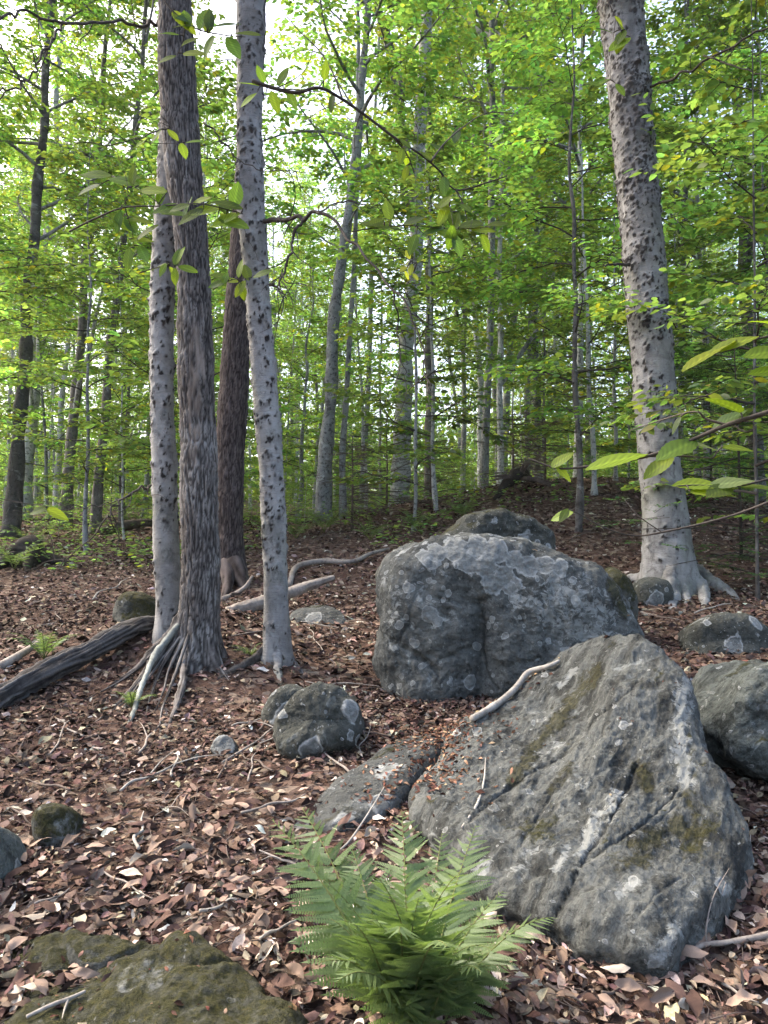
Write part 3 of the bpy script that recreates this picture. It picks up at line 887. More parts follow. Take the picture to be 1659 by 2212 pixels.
# ------------------------------------------------------------------ trunks
def trunk_mesh(name, mat, path, rad, ring=0.014, ns=72, zvis=6.8, flare=(), flare_h=0.45, pocks=0, pock_r=(0.010, 0.021), pock_fn=None,
               furrow=0.0, lump=0.012, seed=0.0, origin=(0, 0, 0), bare=None, furrow_fx=1.0, grime=None):
    """path: (n,3) world points from the ground up, rad: radius at each; fine rings up to zvis, coarse above"""
    path = np.asarray(path, float)
    rad = np.asarray(rad, float)
    D = catmull(path, 400)
    rr = catmull(np.stack([rad, rad * 0, rad * 0], -1), 400)[:, 0]
    L = np.concatenate([[0], np.cumsum(np.linalg.norm(np.diff(D, axis=0), axis=1))])
    lz = np.interp(zvis, D[:, 2], L) if D[-1, 2] > zvis else L[-1]
    S = np.arange(0, lz, ring)
    if lz < L[-1] - 0.1:
        S = np.concatenate([S, np.arange(lz, L[-1], 0.12)])
    P = np.stack([np.interp(S, L, D[:, k]) for k in range(3)], -1)
    rad_ = np.interp(S, L, rr)
    T, N, B = frames(P)
    a = np.linspace(0, 2 * math.pi, ns, endpoint=False)
    ca, sa = np.cos(a), np.sin(a)
    Rm = np.repeat(rad_[:, None], ns, 1)
    # butt flare with lobes towards the roots
    if len(flare):
        f = np.exp(-S / flare_h)[:, None]
        lob = np.zeros(ns)
        for (ang, amt, wid) in flare:
            d = (a - ang + math.pi) % (2 * math.pi) - math.pi
            lob += amt * np.exp(-(d / wid) ** 2)
        Rm = Rm * (1 + f * (0.12 + lob[None, :]))
    sd = np.array((seed, seed * 1.3, seed * 0.7))
    dirs = ca[None, :, None] * N[:, None, :] + sa[None, :, None] * B[:, None, :]
    surf = P[:, None, :] + Rm[:, :, None] * dirs
    Rm = Rm + lump * fbm(surf * 2.2 + sd, 3) + 0.35 * lump * fbm(surf * 9 + sd, 3)
    circ = 2 * math.pi * rad_.mean()
    ridge = np.zeros_like(Rm)
    bareA = np.zeros_like(Rm)
    if furrow:
        q = np.stack([np.repeat(ca[None, :] * rad_.mean(), len(S), 0), np.repeat(sa[None, :] * rad_.mean(), len(S), 0),
                      np.repeat(S[:, None], ns, 1)], -1)
        w = q * np.array((66, 66, 8.0)) * furrow_fx + sd + 0.9 * perlin(q * 7 + sd)[..., None]
        r1 = np.abs(perlin(w))
        r2 = np.abs(perlin(q * np.array((95, 95, 30)) * furrow_fx + sd + 3))
        ridge = np.clip(1.9 * np.minimum(r1 * 1.5, r2 * 2.2 + 0.12), 0, 1)
        if bare is not None:
            bareA = bare(surf, S, a) 
        Rm = Rm + furrow * (ridge - 0.5) * (1 - 0.8 * bareA)
    pk = np.zeros_like(Rm)
    st = np.zeros_like(Rm)
    r_ = np.random.default_rng(int(seed * 100) + 5)
    if pocks:
        zs = r_.random(pocks * 4) * min(lz, L[-1])
        As = r_.random(pocks * 4) * 2 * math.pi
        cnt = 0
        for z, an in zip(zs, As):
            if pock_fn is not None and r_.random() > pock_fn(z):
                continue
            # cankers come in loose clusters
            if perlin(np.array([[math.cos(an) * 1.3 + seed, math.sin(an) * 1.3, z * 2.2]]))[0] < r_.normal(-0.12, 0.2):
                continue
            cnt += 1
            if cnt > pocks:
                break
            pr = pock_r[0] * 0.55 + (pock_r[1] * 1.15 - pock_r[0] * 0.55) * r_.random() ** 1.9
            ps_ = r_.uniform(0.45, 1.0)
            el = r_.uniform(0.8, 1.5)
            i0 = np.searchsorted(S, z - 3 * pr * el)
            i1 = np.searchsorted(S, z + 3 * pr * el)
            if i1 - i0 < 2:
                continue
            d = (a - an + math.pi) % (2 * math.pi) - math.pi
            jj = np.where(np.abs(d) * rad_[i0] < 3 * pr)[0]
            dx = d[jj][None, :] * rad_[i0]
            dz = (S[i0:i1][:, None] - z) / el
            ang = np.arctan2(dz, dx)
            rr_ = pr * (1 + 0.25 * np.sin(2 * ang + r_.random() * 6) + 0.20 * np.sin(3 * ang + r_.random() * 6) + 0.14 * np.sin(5 * ang + r_.random() * 6))
            q = np.sqrt(dx ** 2 + dz ** 2) / rr_
            sub = np.ix_(np.arange(i0, i1), jj)
            wart = 0.5 * pr * np.exp(-(q / 1.15) ** 2) - 0.75 * pr * np.exp(-((q - 0.15) / 0.55) ** 2) * (1 if r_.random() < 0.6 else 0.2)
            lip = 0.5 * pr * np.exp(-((q - 1.1) / 0.28) ** 2) * (0.5 + 0.5 * np.sin(ang))
            Rm[sub] += wart + lip
            pk[sub] = np.maximum(pk[sub], ps_ * np.clip(1.3 - q * 1.05, 0, 1))
            if r_.random() < 0.55:
                sk = np.exp(-(dx / (0.8 * pr)) ** 2) * np.clip((0.2 * pr - dz) / (2.5 * pr), 0, 1) * np.clip((dz + 3 * pr) / (1.5 * pr), 0, 1)
                st[sub] = np.maximum(st[sub], 0.6 * sk)
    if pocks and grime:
        st = np.maximum(st, np.clip((surf[..., 2] - grime[0]) / grime[1], 0, 1) * np.clip(0.55 + 0.9 * fbm(surf * np.array((5, 5, 1.6)) + sd, 4), 0, 1))  # dimmer light up the trunk painted into the bark, patchy, growing with height
    V = P[:, None, :] + Rm[:, :, None] * dirs
    n = len(S)
    V = V.reshape(-1, 3)
    V = np.concatenate([V, P[-1:]])
    i = np.arange(n - 1)[:, None] * ns
    j = np.arange(ns)[None, :]
    j2 = (j + 1) % ns
    Q = np.stack([i + j, i + j2, i + ns + j2, i + ns + j], -1).reshape(-1, 4)
    jj = np.arange(ns)
    Tr = np.stack([np.full(ns, n * ns), (n - 1) * ns + jj, (n - 1) * ns + (jj + 1) % ns], -1)
    ap = lambda A: np.concatenate([A.ravel(), [0]])
    return mesh_np(name, V - np.asarray(origin), [Q, Tr], mat, attrs={'pock': ap(pk), 'ridge': ap(ridge), 'stain_shade': ap(st), 'bare': ap(bareA)})

def rough_tube(name, mat, path, rad, ns=14, n=70, amp=0.12, seed=0.0, origin=(0, 0, 0), freq=14.0, groove=0.0):
    P = catmull(path, n)
    rr = catmull(np.stack([np.asarray(rad, float), np.zeros(len(rad)), np.zeros(len(rad))], -1), n)[:, 0]
    V, Q, T = tube(P, np.maximum(rr, 0.0008), ns)
    k = np.concatenate([np.repeat(rr, ns), [0, 0]])
    N = np.zeros_like(V)
    Pc = np.concatenate([np.repeat(P, ns, 0), V[-2:]])
    dv = V - Pc
    dv /= np.linalg.norm(dv, axis=1)[:, None] + 1e-9
    al = np.concatenate([np.repeat(np.linspace(0, np.linalg.norm(P[-1] - P[0]), n), ns), [0, 0]])
    aa = np.concatenate([np.tile(np.linspace(0, 2 * math.pi, ns, endpoint=False), n), [0, 0]])
    gq = np.abs(perlin(np.stack([np.cos(aa) * 2.6 + seed, np.sin(aa) * 2.6, al * 2.2], -1) + 0.25 * perlin(V * 6)[:, None]))
    rg = np.clip(gq * 3.0, 0, 1)
    V = V + dv * (k * (amp * fbm(V * freq + seed, 3) + groove * (rg - 0.6)))[:, None]
    return mesh_np(name, V - np.asarray(origin), [Q, T], mat, attrs={'ridge': rg})

def pxpath(pts, Y, zbase=None):
    out = []
    for p in pts:
        y = p[2] if len(p) > 2 else Y
        out.append(at(p[0], p[1], y))
    return np.array(out)

def trunk_path(rows, Y, top=13.0):
    """rows: (centre px, y px, width px) from the base up; adds a buried foot and the unseen upper trunk"""
    P = [at(x, y, Y) for x, y, w in rows]
    r = [0.5 * w * m_per_px(Y) for x, y, w in rows]
    foot = P[0].copy()
    g = float(gz(foot[0], foot[1])) - 0.12
    if foot[2] > g:
        foot[2] = g
        P = [foot] + P
        r = [r[0] * 1.02] + r
    d = (P[-1] - P[-3]) / np.linalg.norm(P[-1] - P[-3])
    z = P[-1][2]
    while z < top:
        P.append(P[-1] + d * 1.5)
        r.append(r[-1] * 0.93)
        z = P[-1][2]
    return np.array(P), np.array(r)

def gdrape(pts, lift=0.0):
    out = []
    for (px, py) in pts:
        p = gpt(px, py)
        p[2] += lift
        out.append(p)
    return np.array(out)

NEAR_TREES = {}

def near_tree(key, name, label, rows, Y, mat, **kw):
    P, r = trunk_path(rows, Y)
    base = P[0].copy()
    base[2] = float(gz(base[0], base[1]))
    t = thing(name, label, 'tree', base)
    me = trunk_mesh('trunk', mat, P, r, origin=base, **kw)
    put('trunk', me, t)
    NEAR_TREES[key] = (t, base, P, r)
    return t

def add_root(key, path, rad, mat=None, **kw):
    t, base, P, r = NEAR_TREES[key]
    return put('root', rough_tube('root', mat or M_DARK2, path, rad, origin=base, **kw), t)

def side_twigs(t, path, origin, rad, seed, n, lmin=0.12, lmax=0.5):
    """fine crooked twigs leaving a bough, each a part of its own"""
    r = np.random.default_rng(seed + 4000)
    T = np.gradient(path, axis=0)
    for k in range(n):
        i = int(r.integers(2, len(path)))
        d = T[i] / np.linalg.norm(T[i]) * 0.7 + r.normal(0, 0.6, 3)
        d /= np.linalg.norm(d)
        L = r.uniform(lmin, lmax)
        q = [path[i]]
        for e in range(4):
            d = d + r.normal(0, 0.28, 3) + np.array((0, 0, 0.02))
            d /= np.linalg.norm(d)
            q.append(q[-1] + d * L / 4)
        w = min(0.0045, rad * 0.35)
        put('twig', rough_tube('twig', M_TWIG, np.array(q), [w, w * 0.8, w * 0.6, w * 0.45, w * 0.25], ns=5, n=14, amp=0.1, origin=origin), t)

def add_branch(key, path, rad, mat=None, name='branch', **kw):
    t, base, P, r = NEAR_TREES[key]
    path = catmull(path, 4 * len(path))
    rq = np.interp(np.linspace(0, 1, len(path)), np.linspace(0, 1, len(rad)), rad) * 0.72
    side_twigs(t, path, base, 2.2 * float(np.mean(rq)), int(kw.get('seed', 0)), 9 if len(path) > 16 else 4)
    jr = np.random.default_rng(int(kw.get('seed', 0)) + 900)
    path[2:] += jr.normal(0, 0.010, (len(path) - 2, 3))
    return put(name, rough_tube(name, mat or M_TWIG, path, rq, origin=base, **{**kw, 'n': 3 * len(path)}), t)

near_tree('right', 'beech_tree', 'thick pale pocked beech trunk with spreading roots behind the boulder', [
    (1448, 1300, 124), (1446, 1250, 112), (1442, 1180, 99), (1436, 1100, 91), (1425, 1000, 87), (1418, 900, 86), (1411, 800, 87), (1402, 700, 88), (1394, 590, 86),
    (1385, 480, 83), (1374, 360, 86), (1364, 250, 90), (1355, 150, 92), (1345, 40, 93), (1338, -80, 94)], 7.8, M_BEECH,
    pocks=5600, pock_r=(0.007, 0.021), pock_fn=lambda z: 0.06 if z < 0.5 else (0.16 if z < 1.2 else min(1.0, 0.22 + 0.24 * (z - 1.2))),
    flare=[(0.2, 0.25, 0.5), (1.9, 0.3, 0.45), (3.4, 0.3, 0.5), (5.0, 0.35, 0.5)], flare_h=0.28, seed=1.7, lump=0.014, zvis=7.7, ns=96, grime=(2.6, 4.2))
near_tree('left', 'beech_tree', 'pale pocked beech trunk fused at its foot with a dark trunk', [
    (362, 1410, 64), (364, 1300, 52), (358, 1150, 53), (355, 1000, 52), (351, 900, 51), (349, 800, 51), (350, 700, 51), (352, 600, 52), (359, 480, 51),
    (366, 380, 50), (371, 250, 48), (373, 120, 47), (374, 0, 46), (375, -120, 46)], 5.42, M_BEECH,
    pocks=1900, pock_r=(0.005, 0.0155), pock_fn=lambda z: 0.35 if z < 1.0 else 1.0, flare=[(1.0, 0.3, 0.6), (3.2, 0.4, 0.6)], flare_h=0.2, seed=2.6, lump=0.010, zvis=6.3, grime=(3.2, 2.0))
near_tree('dark', 'maple_tree', 'dark furrowed trunk between two pale pocked trunks with gnarled roots', [
    (423, 1445, 98), (427, 1380, 84), (431, 1290, 80), (433, 1200, 79), (431, 1100, 78), (429, 1000, 78), (426, 900, 78), (423, 800, 77), (421, 700, 74), (419, 600, 72),
    (412, 500, 72), (400, 400, 76), (392, 300, 80), (385, 200, 82), (380, 100, 77), (377, 0, 72), (375, -120, 70)], 5.22, M_DARK,
    furrow=0.014, flare=[(0.3, 0.7, 0.35), (1.4, 0.5, 0.35), (2.5, 0.8, 0.35), (3.5, 0.6, 0.3), (4.4, 0.9, 0.32), (5.5, 0.8, 0.35)], flare_h=0.20, seed=3.3, lump=0.014, zvis=6.2, ns=128, ring=0.012,
    bare=lambda s, S, a: np.clip(1.4 - ((s[..., 0] - at(432, 820, 5.22)[0] - 0.03 * perlin(s * 5)) / 0.055) ** 2 - ((s[..., 2] - at(432, 850, 5.22)[2]) / 0.50) ** 2, 0, 1)
    * (s[..., 1] < 5.22) * np.clip(0.6 + 2.5 * perlin(s * np.array((30, 30, 7))), 0, 1))
near_tree('lean', 'maple_tree', 'brown furrowed trunk leaning behind the slim pocked beech', [
    (500, 1262, 70), (498, 1200, 60), (496, 1100, 58), (497, 1000, 61), (502, 900, 63), (508, 800, 62), (513, 700, 60), (519, 600, 56),
    (527, 480, 52), (534, 360, 50), (541, 240, 50), (547, 120, 50), (553, 0, 48), (560, -120, 46)], 8.6, M_DARK2,
    furrow=0.015, flare=[(0.4, 0.3, 0.5), (2.4, 0.35, 0.5), (4.4, 0.4, 0.5)], flare_h=0.25, seed=4.9, lump=0.016, zvis=8.4, ns=100, ring=0.018, furrow_fx=0.85)
near_tree('slim', 'beech_tree', 'slim pale beech peppered with black pocks beside the leaning trunk', [
    (598, 1450, 62), (597, 1380, 57), (596, 1300, 53), (594, 1200, 52), (590, 1100, 51), (585, 1000, 52), (577, 900, 53), (570, 800, 54), (562, 700, 53), (555, 600, 52),
    (546, 500, 57), (540, 400, 60), (539, 300, 57), (540, 200, 56), (541, 100, 60), (541, 0, 62), (541, -120, 60)], 5.35, M_BEECH,
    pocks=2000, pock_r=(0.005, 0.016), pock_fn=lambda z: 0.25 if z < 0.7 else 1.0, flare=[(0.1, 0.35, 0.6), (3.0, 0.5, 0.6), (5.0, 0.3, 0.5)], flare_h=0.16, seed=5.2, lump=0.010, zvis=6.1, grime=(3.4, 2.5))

# roots
def rootpath(px_pts, lifts):
    return np.array([gpt(x, y) + np.array((0, 0, l)) for (x, y), l in zip(px_pts, lifts)])

def groot(key, px, rad, lifts, mat=None, h0=0.22, back=0.0, **kw):
    """root from inside the trunk foot along the ground through picture points"""
    t, base, P, r = NEAR_TREES[key]
    g = [gpt(*p) for p in px]
    c = base.copy()
    d = g[0] - c
    st = c + d * 0.25
    st[2] = base[2] + h0
    pts = [st] + [q + np.array((0, 0, l)) for q, l in zip(g, lifts)]
    rad = [0.56 * q for q in rad]
    return add_root(key, np.array(pts), [rad[0] * 1.2] + list(rad), mat or M_DARK, **{'amp': 0.55, 'groove': 0.25, 'freq': 18.0, **kw})

groot('dark', [(402, 1445), (394, 1490), (382, 1530), (364, 1566)], [0.058, 0.046, 0.036, 0.016], [0.07, 0.04, 0.02, -0.01], seed=1, ns=18, n=70, h0=0.26)
groot('dark', [(350, 1432), (322, 1460), (290, 1492), (240, 1530)], [0.065, 0.045, 0.028, 0.012], [0.10, 0.05, 0.02, -0.01], seed=2, ns=18, n=70, h0=0.34)
groot('dark', [(345, 1440), (318, 1485), (300, 1520), (288, 1548), (272, 1572)], [0.040, 0.030, 0.030, 0.026, 0.014], [0.12, 0.09, 0.05, 0.02, -0.01], M_ROOTP, seed=3, ns=14, n=70, h0=0.28)
groot('dark', [(452, 1428), (470, 1445), (488, 1462), (515, 1480)], [0.065, 0.045, 0.028, 0.012], [0.06, 0.02, 0.0, -0.04], seed=4, ns=16, n=50, h0=0.30)
groot('dark', [(330, 1425), (300, 1450), (262, 1470), (215, 1488)], [0.045, 0.032, 0.022, 0.01], [0.06, 0.03, 0.01, -0.02], seed=5, ns=12, n=50, h0=0.25)
for k, (a_, b_, c_) in enumerate((((340, 1440), (300, 1488), (255, 1545)), ((352, 1452), (325, 1515), (312, 1565)), ((368, 1455), (352, 1505), (330, 1545)),
                                  ((330, 1432), (270, 1475), (180, 1515)), ((380, 1470), (350, 1545), (345, 1600)), ((345, 1448), (290, 1510), (205, 1560)))):
    groot('dark', [a_, b_, c_], [0.020, 0.012, 0.004], [0.05, 0.03, 0.0], seed=6 + k, ns=8, n=40, h0=0.22)
groot('slim', [(560, 1425), (530, 1440), (492, 1455), (452, 1474)], [0.060, 0.05, 0.040, 0.018], [0.03, 0.015, 0.005, -0.03], M_ROOT, seed=11, ns=18, n=60, h0=0.14)
groot('slim', [(628, 1425), (645, 1445), (668, 1470)], [0.045, 0.03, 0.012], [0.02, 0.0, -0.03], seed=12, ns=14, n=40, h0=0.12)
groot('slim', [(600, 1445), (606, 1478)], [0.050, 0.025], [0.02, -0.02], M_BEECH, seed=13, ns=16, n=40, h0=0.16)
groot('right', [(1512, 1262), (1540, 1272), (1572, 1284), (1606, 1300)], [0.15, 0.12, 0.09, 0.03], [0.10, 0.05, 0.02, -0.05], M_BEECH, seed=21, ns=18, n=60, h0=0.34)
groot('right', [(1510, 1280), (1522, 1296), (1520, 1316)], [0.12, 0.095, 0.04], [0.09, 0.03, -0.04], M_BEECH, seed=22, ns=16, n=50, h0=0.30)
groot('right', [(1450, 1296), (1454, 1322)], [0.14, 0.05], [0.05, -0.05], M_BEECH, seed=23, ns=16, n=40, h0=0.34)
groot('right', [(1388, 1262), (1360, 1256), (1335, 1262)], [0.12, 0.08, 0.03], [0.06, 0.02, -0.05], M_BEECH, seed=24, ns=14, n=40, h0=0.30)
groot('right', [(1480, 1292), (1482, 1312)], [0.10, 0.04], [0.04, -0.05], M_BEECH, seed=25, ns=14, n=30, h0=0.28)
add_root('lean', np.array([at(505, 1215, 8.5), at(522, 1250, 8.35), gpt(535, 1275) + (0, 0, -0.03)]), [0.11, 0.08, 0.03], seed=26, ns=12, n=30)
add_root('lean', np.array([at(490, 1220, 8.5), at(492, 1260, 8.2), gpt(480, 1300) + (0, 0, -0.03)]), [0.10, 0.06, 0.03], seed=27, ns=12, n=30)

# broken stub on the thick beech, dead boughs on the slim one, long bough from the fused pair
add_branch('right', np.array([at(1360, 572, 7.7), at(1335, 570, 7.6), at(1305, 574, 7.5)]), [0.028, 0.018, 0.012], seed=31, ns=8, n=20)
add_branch('slim', np.array([at(572, 478, 5.3), at(610, 474, 5.1), at(650, 470, 4.9), at(690, 458, 4.75), at(740, 495, 4.6), at(790, 560, 4.45), at(850, 630, 4.3), at(905, 720, 4.2), at(920, 800, 4.1), at(932, 880, 4.0)]),
           [0.026, 0.022, 0.018, 0.015, 0.013, 0.011, 0.009, 0.007, 0.005, 0.003], seed=32, ns=8, n=90)
add_branch('slim', np.array([at(660, 468, 4.88), at(635, 500, 4.85), at(628, 545, 4.8), at(608, 590, 4.75), at(612, 640, 4.7)]), [0.012, 0.014, 0.011, 0.010, 0.005], seed=33, ns=8, n=40)
add_branch('slim', np.array([at(850, 630, 4.3), at(862, 690, 4.35), at(866, 770, 4.4), at(880, 850, 4.4)]), [0.008, 0.006, 0.004, 0.002], seed=34, ns=6, n=40)
add_branch('slim', np.array([at(690, 458, 4.75), at(740, 440, 4.9), at(800, 450, 5.0), at(870, 480, 5.1)]), [0.008, 0.006, 0.004, 0.002], seed=35, ns=6, n=40)
add_branch('slim', np.array([at(583, 615, 5.3), at(600, 622, 5.25), at(612, 642, 5.2)]), [0.014, 0.010, 0.004], seed=36, ns=8, n=20)
add_branch('left', np.array([at(352, 40, 5.6), at(310, 52, 5.3), at(250, 48, 5.0), at(180, 50, 4.7), at(110, 42, 4.5), at(50, 22, 4.3), at(0, 42, 4.1), at(-40, 50, 4.0)]),
           [0.020, 0.016, 0.014, 0.013, 0.012, 0.011, 0.010, 0.009], seed=37, ns=8, n=80)
add_branch('left', np.array([at(135, 48, 4.6), at(118, 85, 4.5), at(80, 135, 4.4), at(70, 165, 4.35), at(30, 190, 4.25), at(-20, 195, 4.1)]), [0.011, 0.010, 0.009, 0.008, 0.007, 0.005], seed=38, ns=8, n=60)
add_branch('left', np.array([at(335, 1045, 5.55), at(300, 1055, 5.4), at(250, 1090, 5.2), at(220, 1130, 5.1), at(150, 1200, 5.2), at(60, 1230, 5.3)]), [0.014, 0.011, 0.009, 0.007, 0.005, 0.003], seed=39, ns=8, n=60)
add_branch('left', np.array([at(270, 1075, 5.3), at(200, 1095, 5.2), at(110, 1100, 5.0), at(20, 1108, 4.8)]), [0.006, 0.005, 0.004, 0.003], seed=40, ns=6, n=40)
add_branch('dark', np.array([at(440, 265, 5.4), at(480, 300, 5.2), at(510, 340, 5.1), at(560, 365, 5.0), at(640, 370, 4.9)]), [0.010, 0.008, 0.006, 0.005, 0.003], seed=41, ns=6, n=40)
add_branch('dark', np.array([at(430, 272, 5.35), at(360, 278, 5.1), at(300, 298, 5.0), at(200, 312, 4.9), at(120, 300, 4.8)]), [0.008, 0.007, 0.006, 0.004, 0.002], seed=42, ns=6, n=40)
add_branch('right', np.array([at(1400, 190, 7.7), at(1470, 160, 7.3), at(1560, 110, 7.0), at(1640, 70, 6.8), at(1700, 40, 6.6)]), [0.02, 0.017, 0.014, 0.012, 0.01], seed=43, ns=8, n=50)
add_branch('right', np.array([at(1520, 120, 7.1), at(1580, 140, 6.9), at(1660, 165, 6.7)]), [0.012, 0.010, 0.006], seed=44, ns=8, n=40)

# ------------------------------------------------------------------ logs and sticks
_rv, _rf, _n0 = [], [], 0
for _V, _F in ROCKS:
    _rv.append(_V)
    for _f in _F:
        _rf += (_f + _n0).tolist()
    _n0 += len(_V)
ROCK_BVH = BVHTree.FromPolygons(np.concatenate(_rv).tolist(), _rf)

def RP(px, py, lift=0.01):
    """point on the first rock surface seen at a pixel"""
    d = Vector(at(px, py, 3.0)) - Vector((0, 0, CAMZ))
    h = ROCK_BVH.ray_cast(Vector((0, 0, CAMZ)), d.normalized())
    if h[0] is None:
        return gpt(px, py) + np.array((0, 0, lift))
    return np.array(h[0] + h[1] * lift)

def stick(name, label, path, rad, mat, group=None, cat='stick', forks=(), **kw):
    P = np.asarray(path, float)
    o = put(name, rough_tube(name, mat, P, rad, origin=P[0], **kw), None, P[0])
    tag(o, label, cat, group)
    for f, fr in forks:
        put('side_twig', rough_tube('side_twig', mat, np.asarray(f), fr, origin=P[0], ns=6, n=24, seed=3.1), o)
    return o

MARKS = [((900, 2060), 'the big fern'), ((300, 2120), 'the mossy low boulder'), ((1300, 1760), 'the sloping slab'), ((1080, 1400), 'the huge boulder'), ((690, 1580), 'the squat mossy rock'),
         ((420, 1460), 'the twin trunks'), ((150, 1440), 'the fallen log'), ((600, 1440), 'the slim pocked beech'), ((1450, 1280), 'the thick pocked beech'), ((125, 1790), 'the moss stone'),
         ((480, 1620), 'the little grey stone'), ((810, 1720), 'the low flat rock'), ((1600, 1560), 'the white-streaked rock'), ((1560, 1385), 'the moss-capped low rock')]

MARKW = [(np.array(gpt(*p)), n) for p, n in MARKS]

def near_mark(p):
    return min(MARKW, key=lambda q: np.hypot(q[0][0] - p[0], q[0][1] - p[1]))[1]

G = lambda x, y, l=0.0: gpt(x, y) + np.array((0, 0, l))
stick('fallen_log', 'thick grey weathered fallen log leaning against the twin trunks', [at(-90, 1568, 4.2), at(0, 1508, 4.5), at(90, 1455, 4.75), at(180, 1412, 5.0), at(250, 1375, 5.25), at(300, 1352, 5.45), at(345, 1352, 5.6), at(380, 1370, 5.7)],
      [0.075, 0.074, 0.07, 0.068, 0.072, 0.062, 0.058, 0.05], mat_dark_bark('log_wood', (0.022, 0.020, 0.020), (0.07, 0.066, 0.065), (0.21, 0.215, 0.215), 0.7), cat='log', ns=56, n=260, amp=0.35, freq=7.0, seed=4, groove=0.22)
stick('pale_log', 'pale barkless log lying behind the slim pocked beech', [at(490, 1322, 6.9), at(540, 1310, 7.0), at(600, 1290, 7.2), at(660, 1268, 7.4), at(720, 1248, 7.6)],
      [0.045, 0.06, 0.055, 0.048, 0.03], M_STICK, cat='log', ns=24, n=110, amp=0.22, seed=5, groove=0.2)
stick('long_branch', 'long crooked grey branch lying uphill towards the rock behind the boulder', [G(625, 1270, .03), G(640, 1235, .05), G(690, 1222, .05), G(760, 1222, .05), G(800, 1205, .05), G(840, 1190, .03)],
      [0.03, 0.035, 0.035, 0.03, 0.025, 0.015], M_STICK, cat='branch', ns=12, n=70, amp=0.2, seed=6)
stick('bleached_stick', 'bare bleached stick resting on the slab against the boulder', [RP(1022, 1562, .02), RP(1065, 1538, .022), RP(1100, 1512, .025), RP(1128, 1484, .025), RP(1150, 1460, .025), RP(1185, 1446, .02), RP(1212, 1432, .015)],
      [0.015, 0.018, 0.017, 0.016, 0.015, 0.012, 0.009], M_BONE, ns=14, n=80, amp=0.2, seed=7)
stick('curved_stick', 'short curved brown stick in the hollow between flat rock and slab', [at(885, 1668, 3.5), at(905, 1678, 3.45), at(918, 1700, 3.4), at(905, 1735, 3.32), at(880, 1765, 3.25)],
      [0.018, 0.017, 0.016, 0.013, 0.008], M_STICK, ns=10, n=50, amp=0.2, seed=8)
stick('forked_stick', 'grey forked stick lying past the low corner of the slab', [G(1400, 2098, .015), G(1470, 2085, .02), G(1520, 2068, .03), G(1580, 2060, .03), G(1680, 2038, .03), G(1760, 2020, .03)],
      [0.003, 0.006, 0.008, 0.009, 0.011, 0.011], M_STICK, ns=8, n=60, amp=0.15, seed=9,
      forks=[([G(1500, 2072, .02), G(1545, 2010, .05), G(1580, 1965, .08), G(1618, 1900, .07), G(1622, 1830, .04)], [0.005, 0.005, 0.004, 0.004, 0.002]),
             ([G(1530, 2062, .02), at(1525, 2010, 2.42), at(1540, 1940, 2.48), at(1575, 1875, 2.56)], [0.003, 0.003, 0.002, 0.001]),
             ([at(1527, 1995, 2.43), at(1552, 1950, 2.5), at(1568, 1905, 2.54)], [0.002, 0.0015, 0.001])])
stick('mossy_twig', 'pale forked twig lying across the moss of the low boulder', [RP(55, 2205), RP(110, 2180), RP(150, 2165), RP(185, 2148)], [0.005, 0.006, 0.006, 0.004], M_BONE, ns=7, n=40, amp=0.15, seed=10,
      forks=[([RP(150, 2165), RP(138, 2190), RP(132, 2208)], [0.004, 0.003, 0.001])])
stick('slab_twig', 'thin pale twig lying on the left face of the slab', [RP(1000, 1790, .006), RP(1030, 1740, .006), RP(1045, 1690, .006), RP(1050, 1640, .006)], [0.004, 0.005, 0.004, 0.002], M_BONE, ns=6, n=40, seed=12)
stick('dark_branch', 'crooked grey branch lying beside the fallen log and small fern', [G(-40, 1465, .03), G(10, 1448, .04), G(60, 1420, .05), G(100, 1395, .05)], [0.03, 0.03, 0.024, 0.016], M_STICK, cat='branch', ns=12, n=40, amp=0.2, seed=14,
      forks=[([G(80, 1405, .05), at(95, 1370, 6.6), at(107, 1338, 6.7)], [0.016, 0.012, 0.006])])
stick('root_stick', 'bent pale stick standing behind the dark trunk near the leaning one', [G(482, 1298, .02), at(505, 1285, 8.0), at(530, 1268, 8.0), at(545, 1245, 8.1)], [0.03, 0.03, 0.025, 0.015], M_STICK, ns=8, n=40, seed=15)
stick('propped_twig', 'thin pale twig propped on the litter above the fern', [G(735, 1850, .02), at(760, 1810, 2.95), at(800, 1750, 3.05), at(830, 1700, 3.2)], [0.004, 0.004, 0.003, 0.002], M_BONE, ns=6, n=40, seed=16)

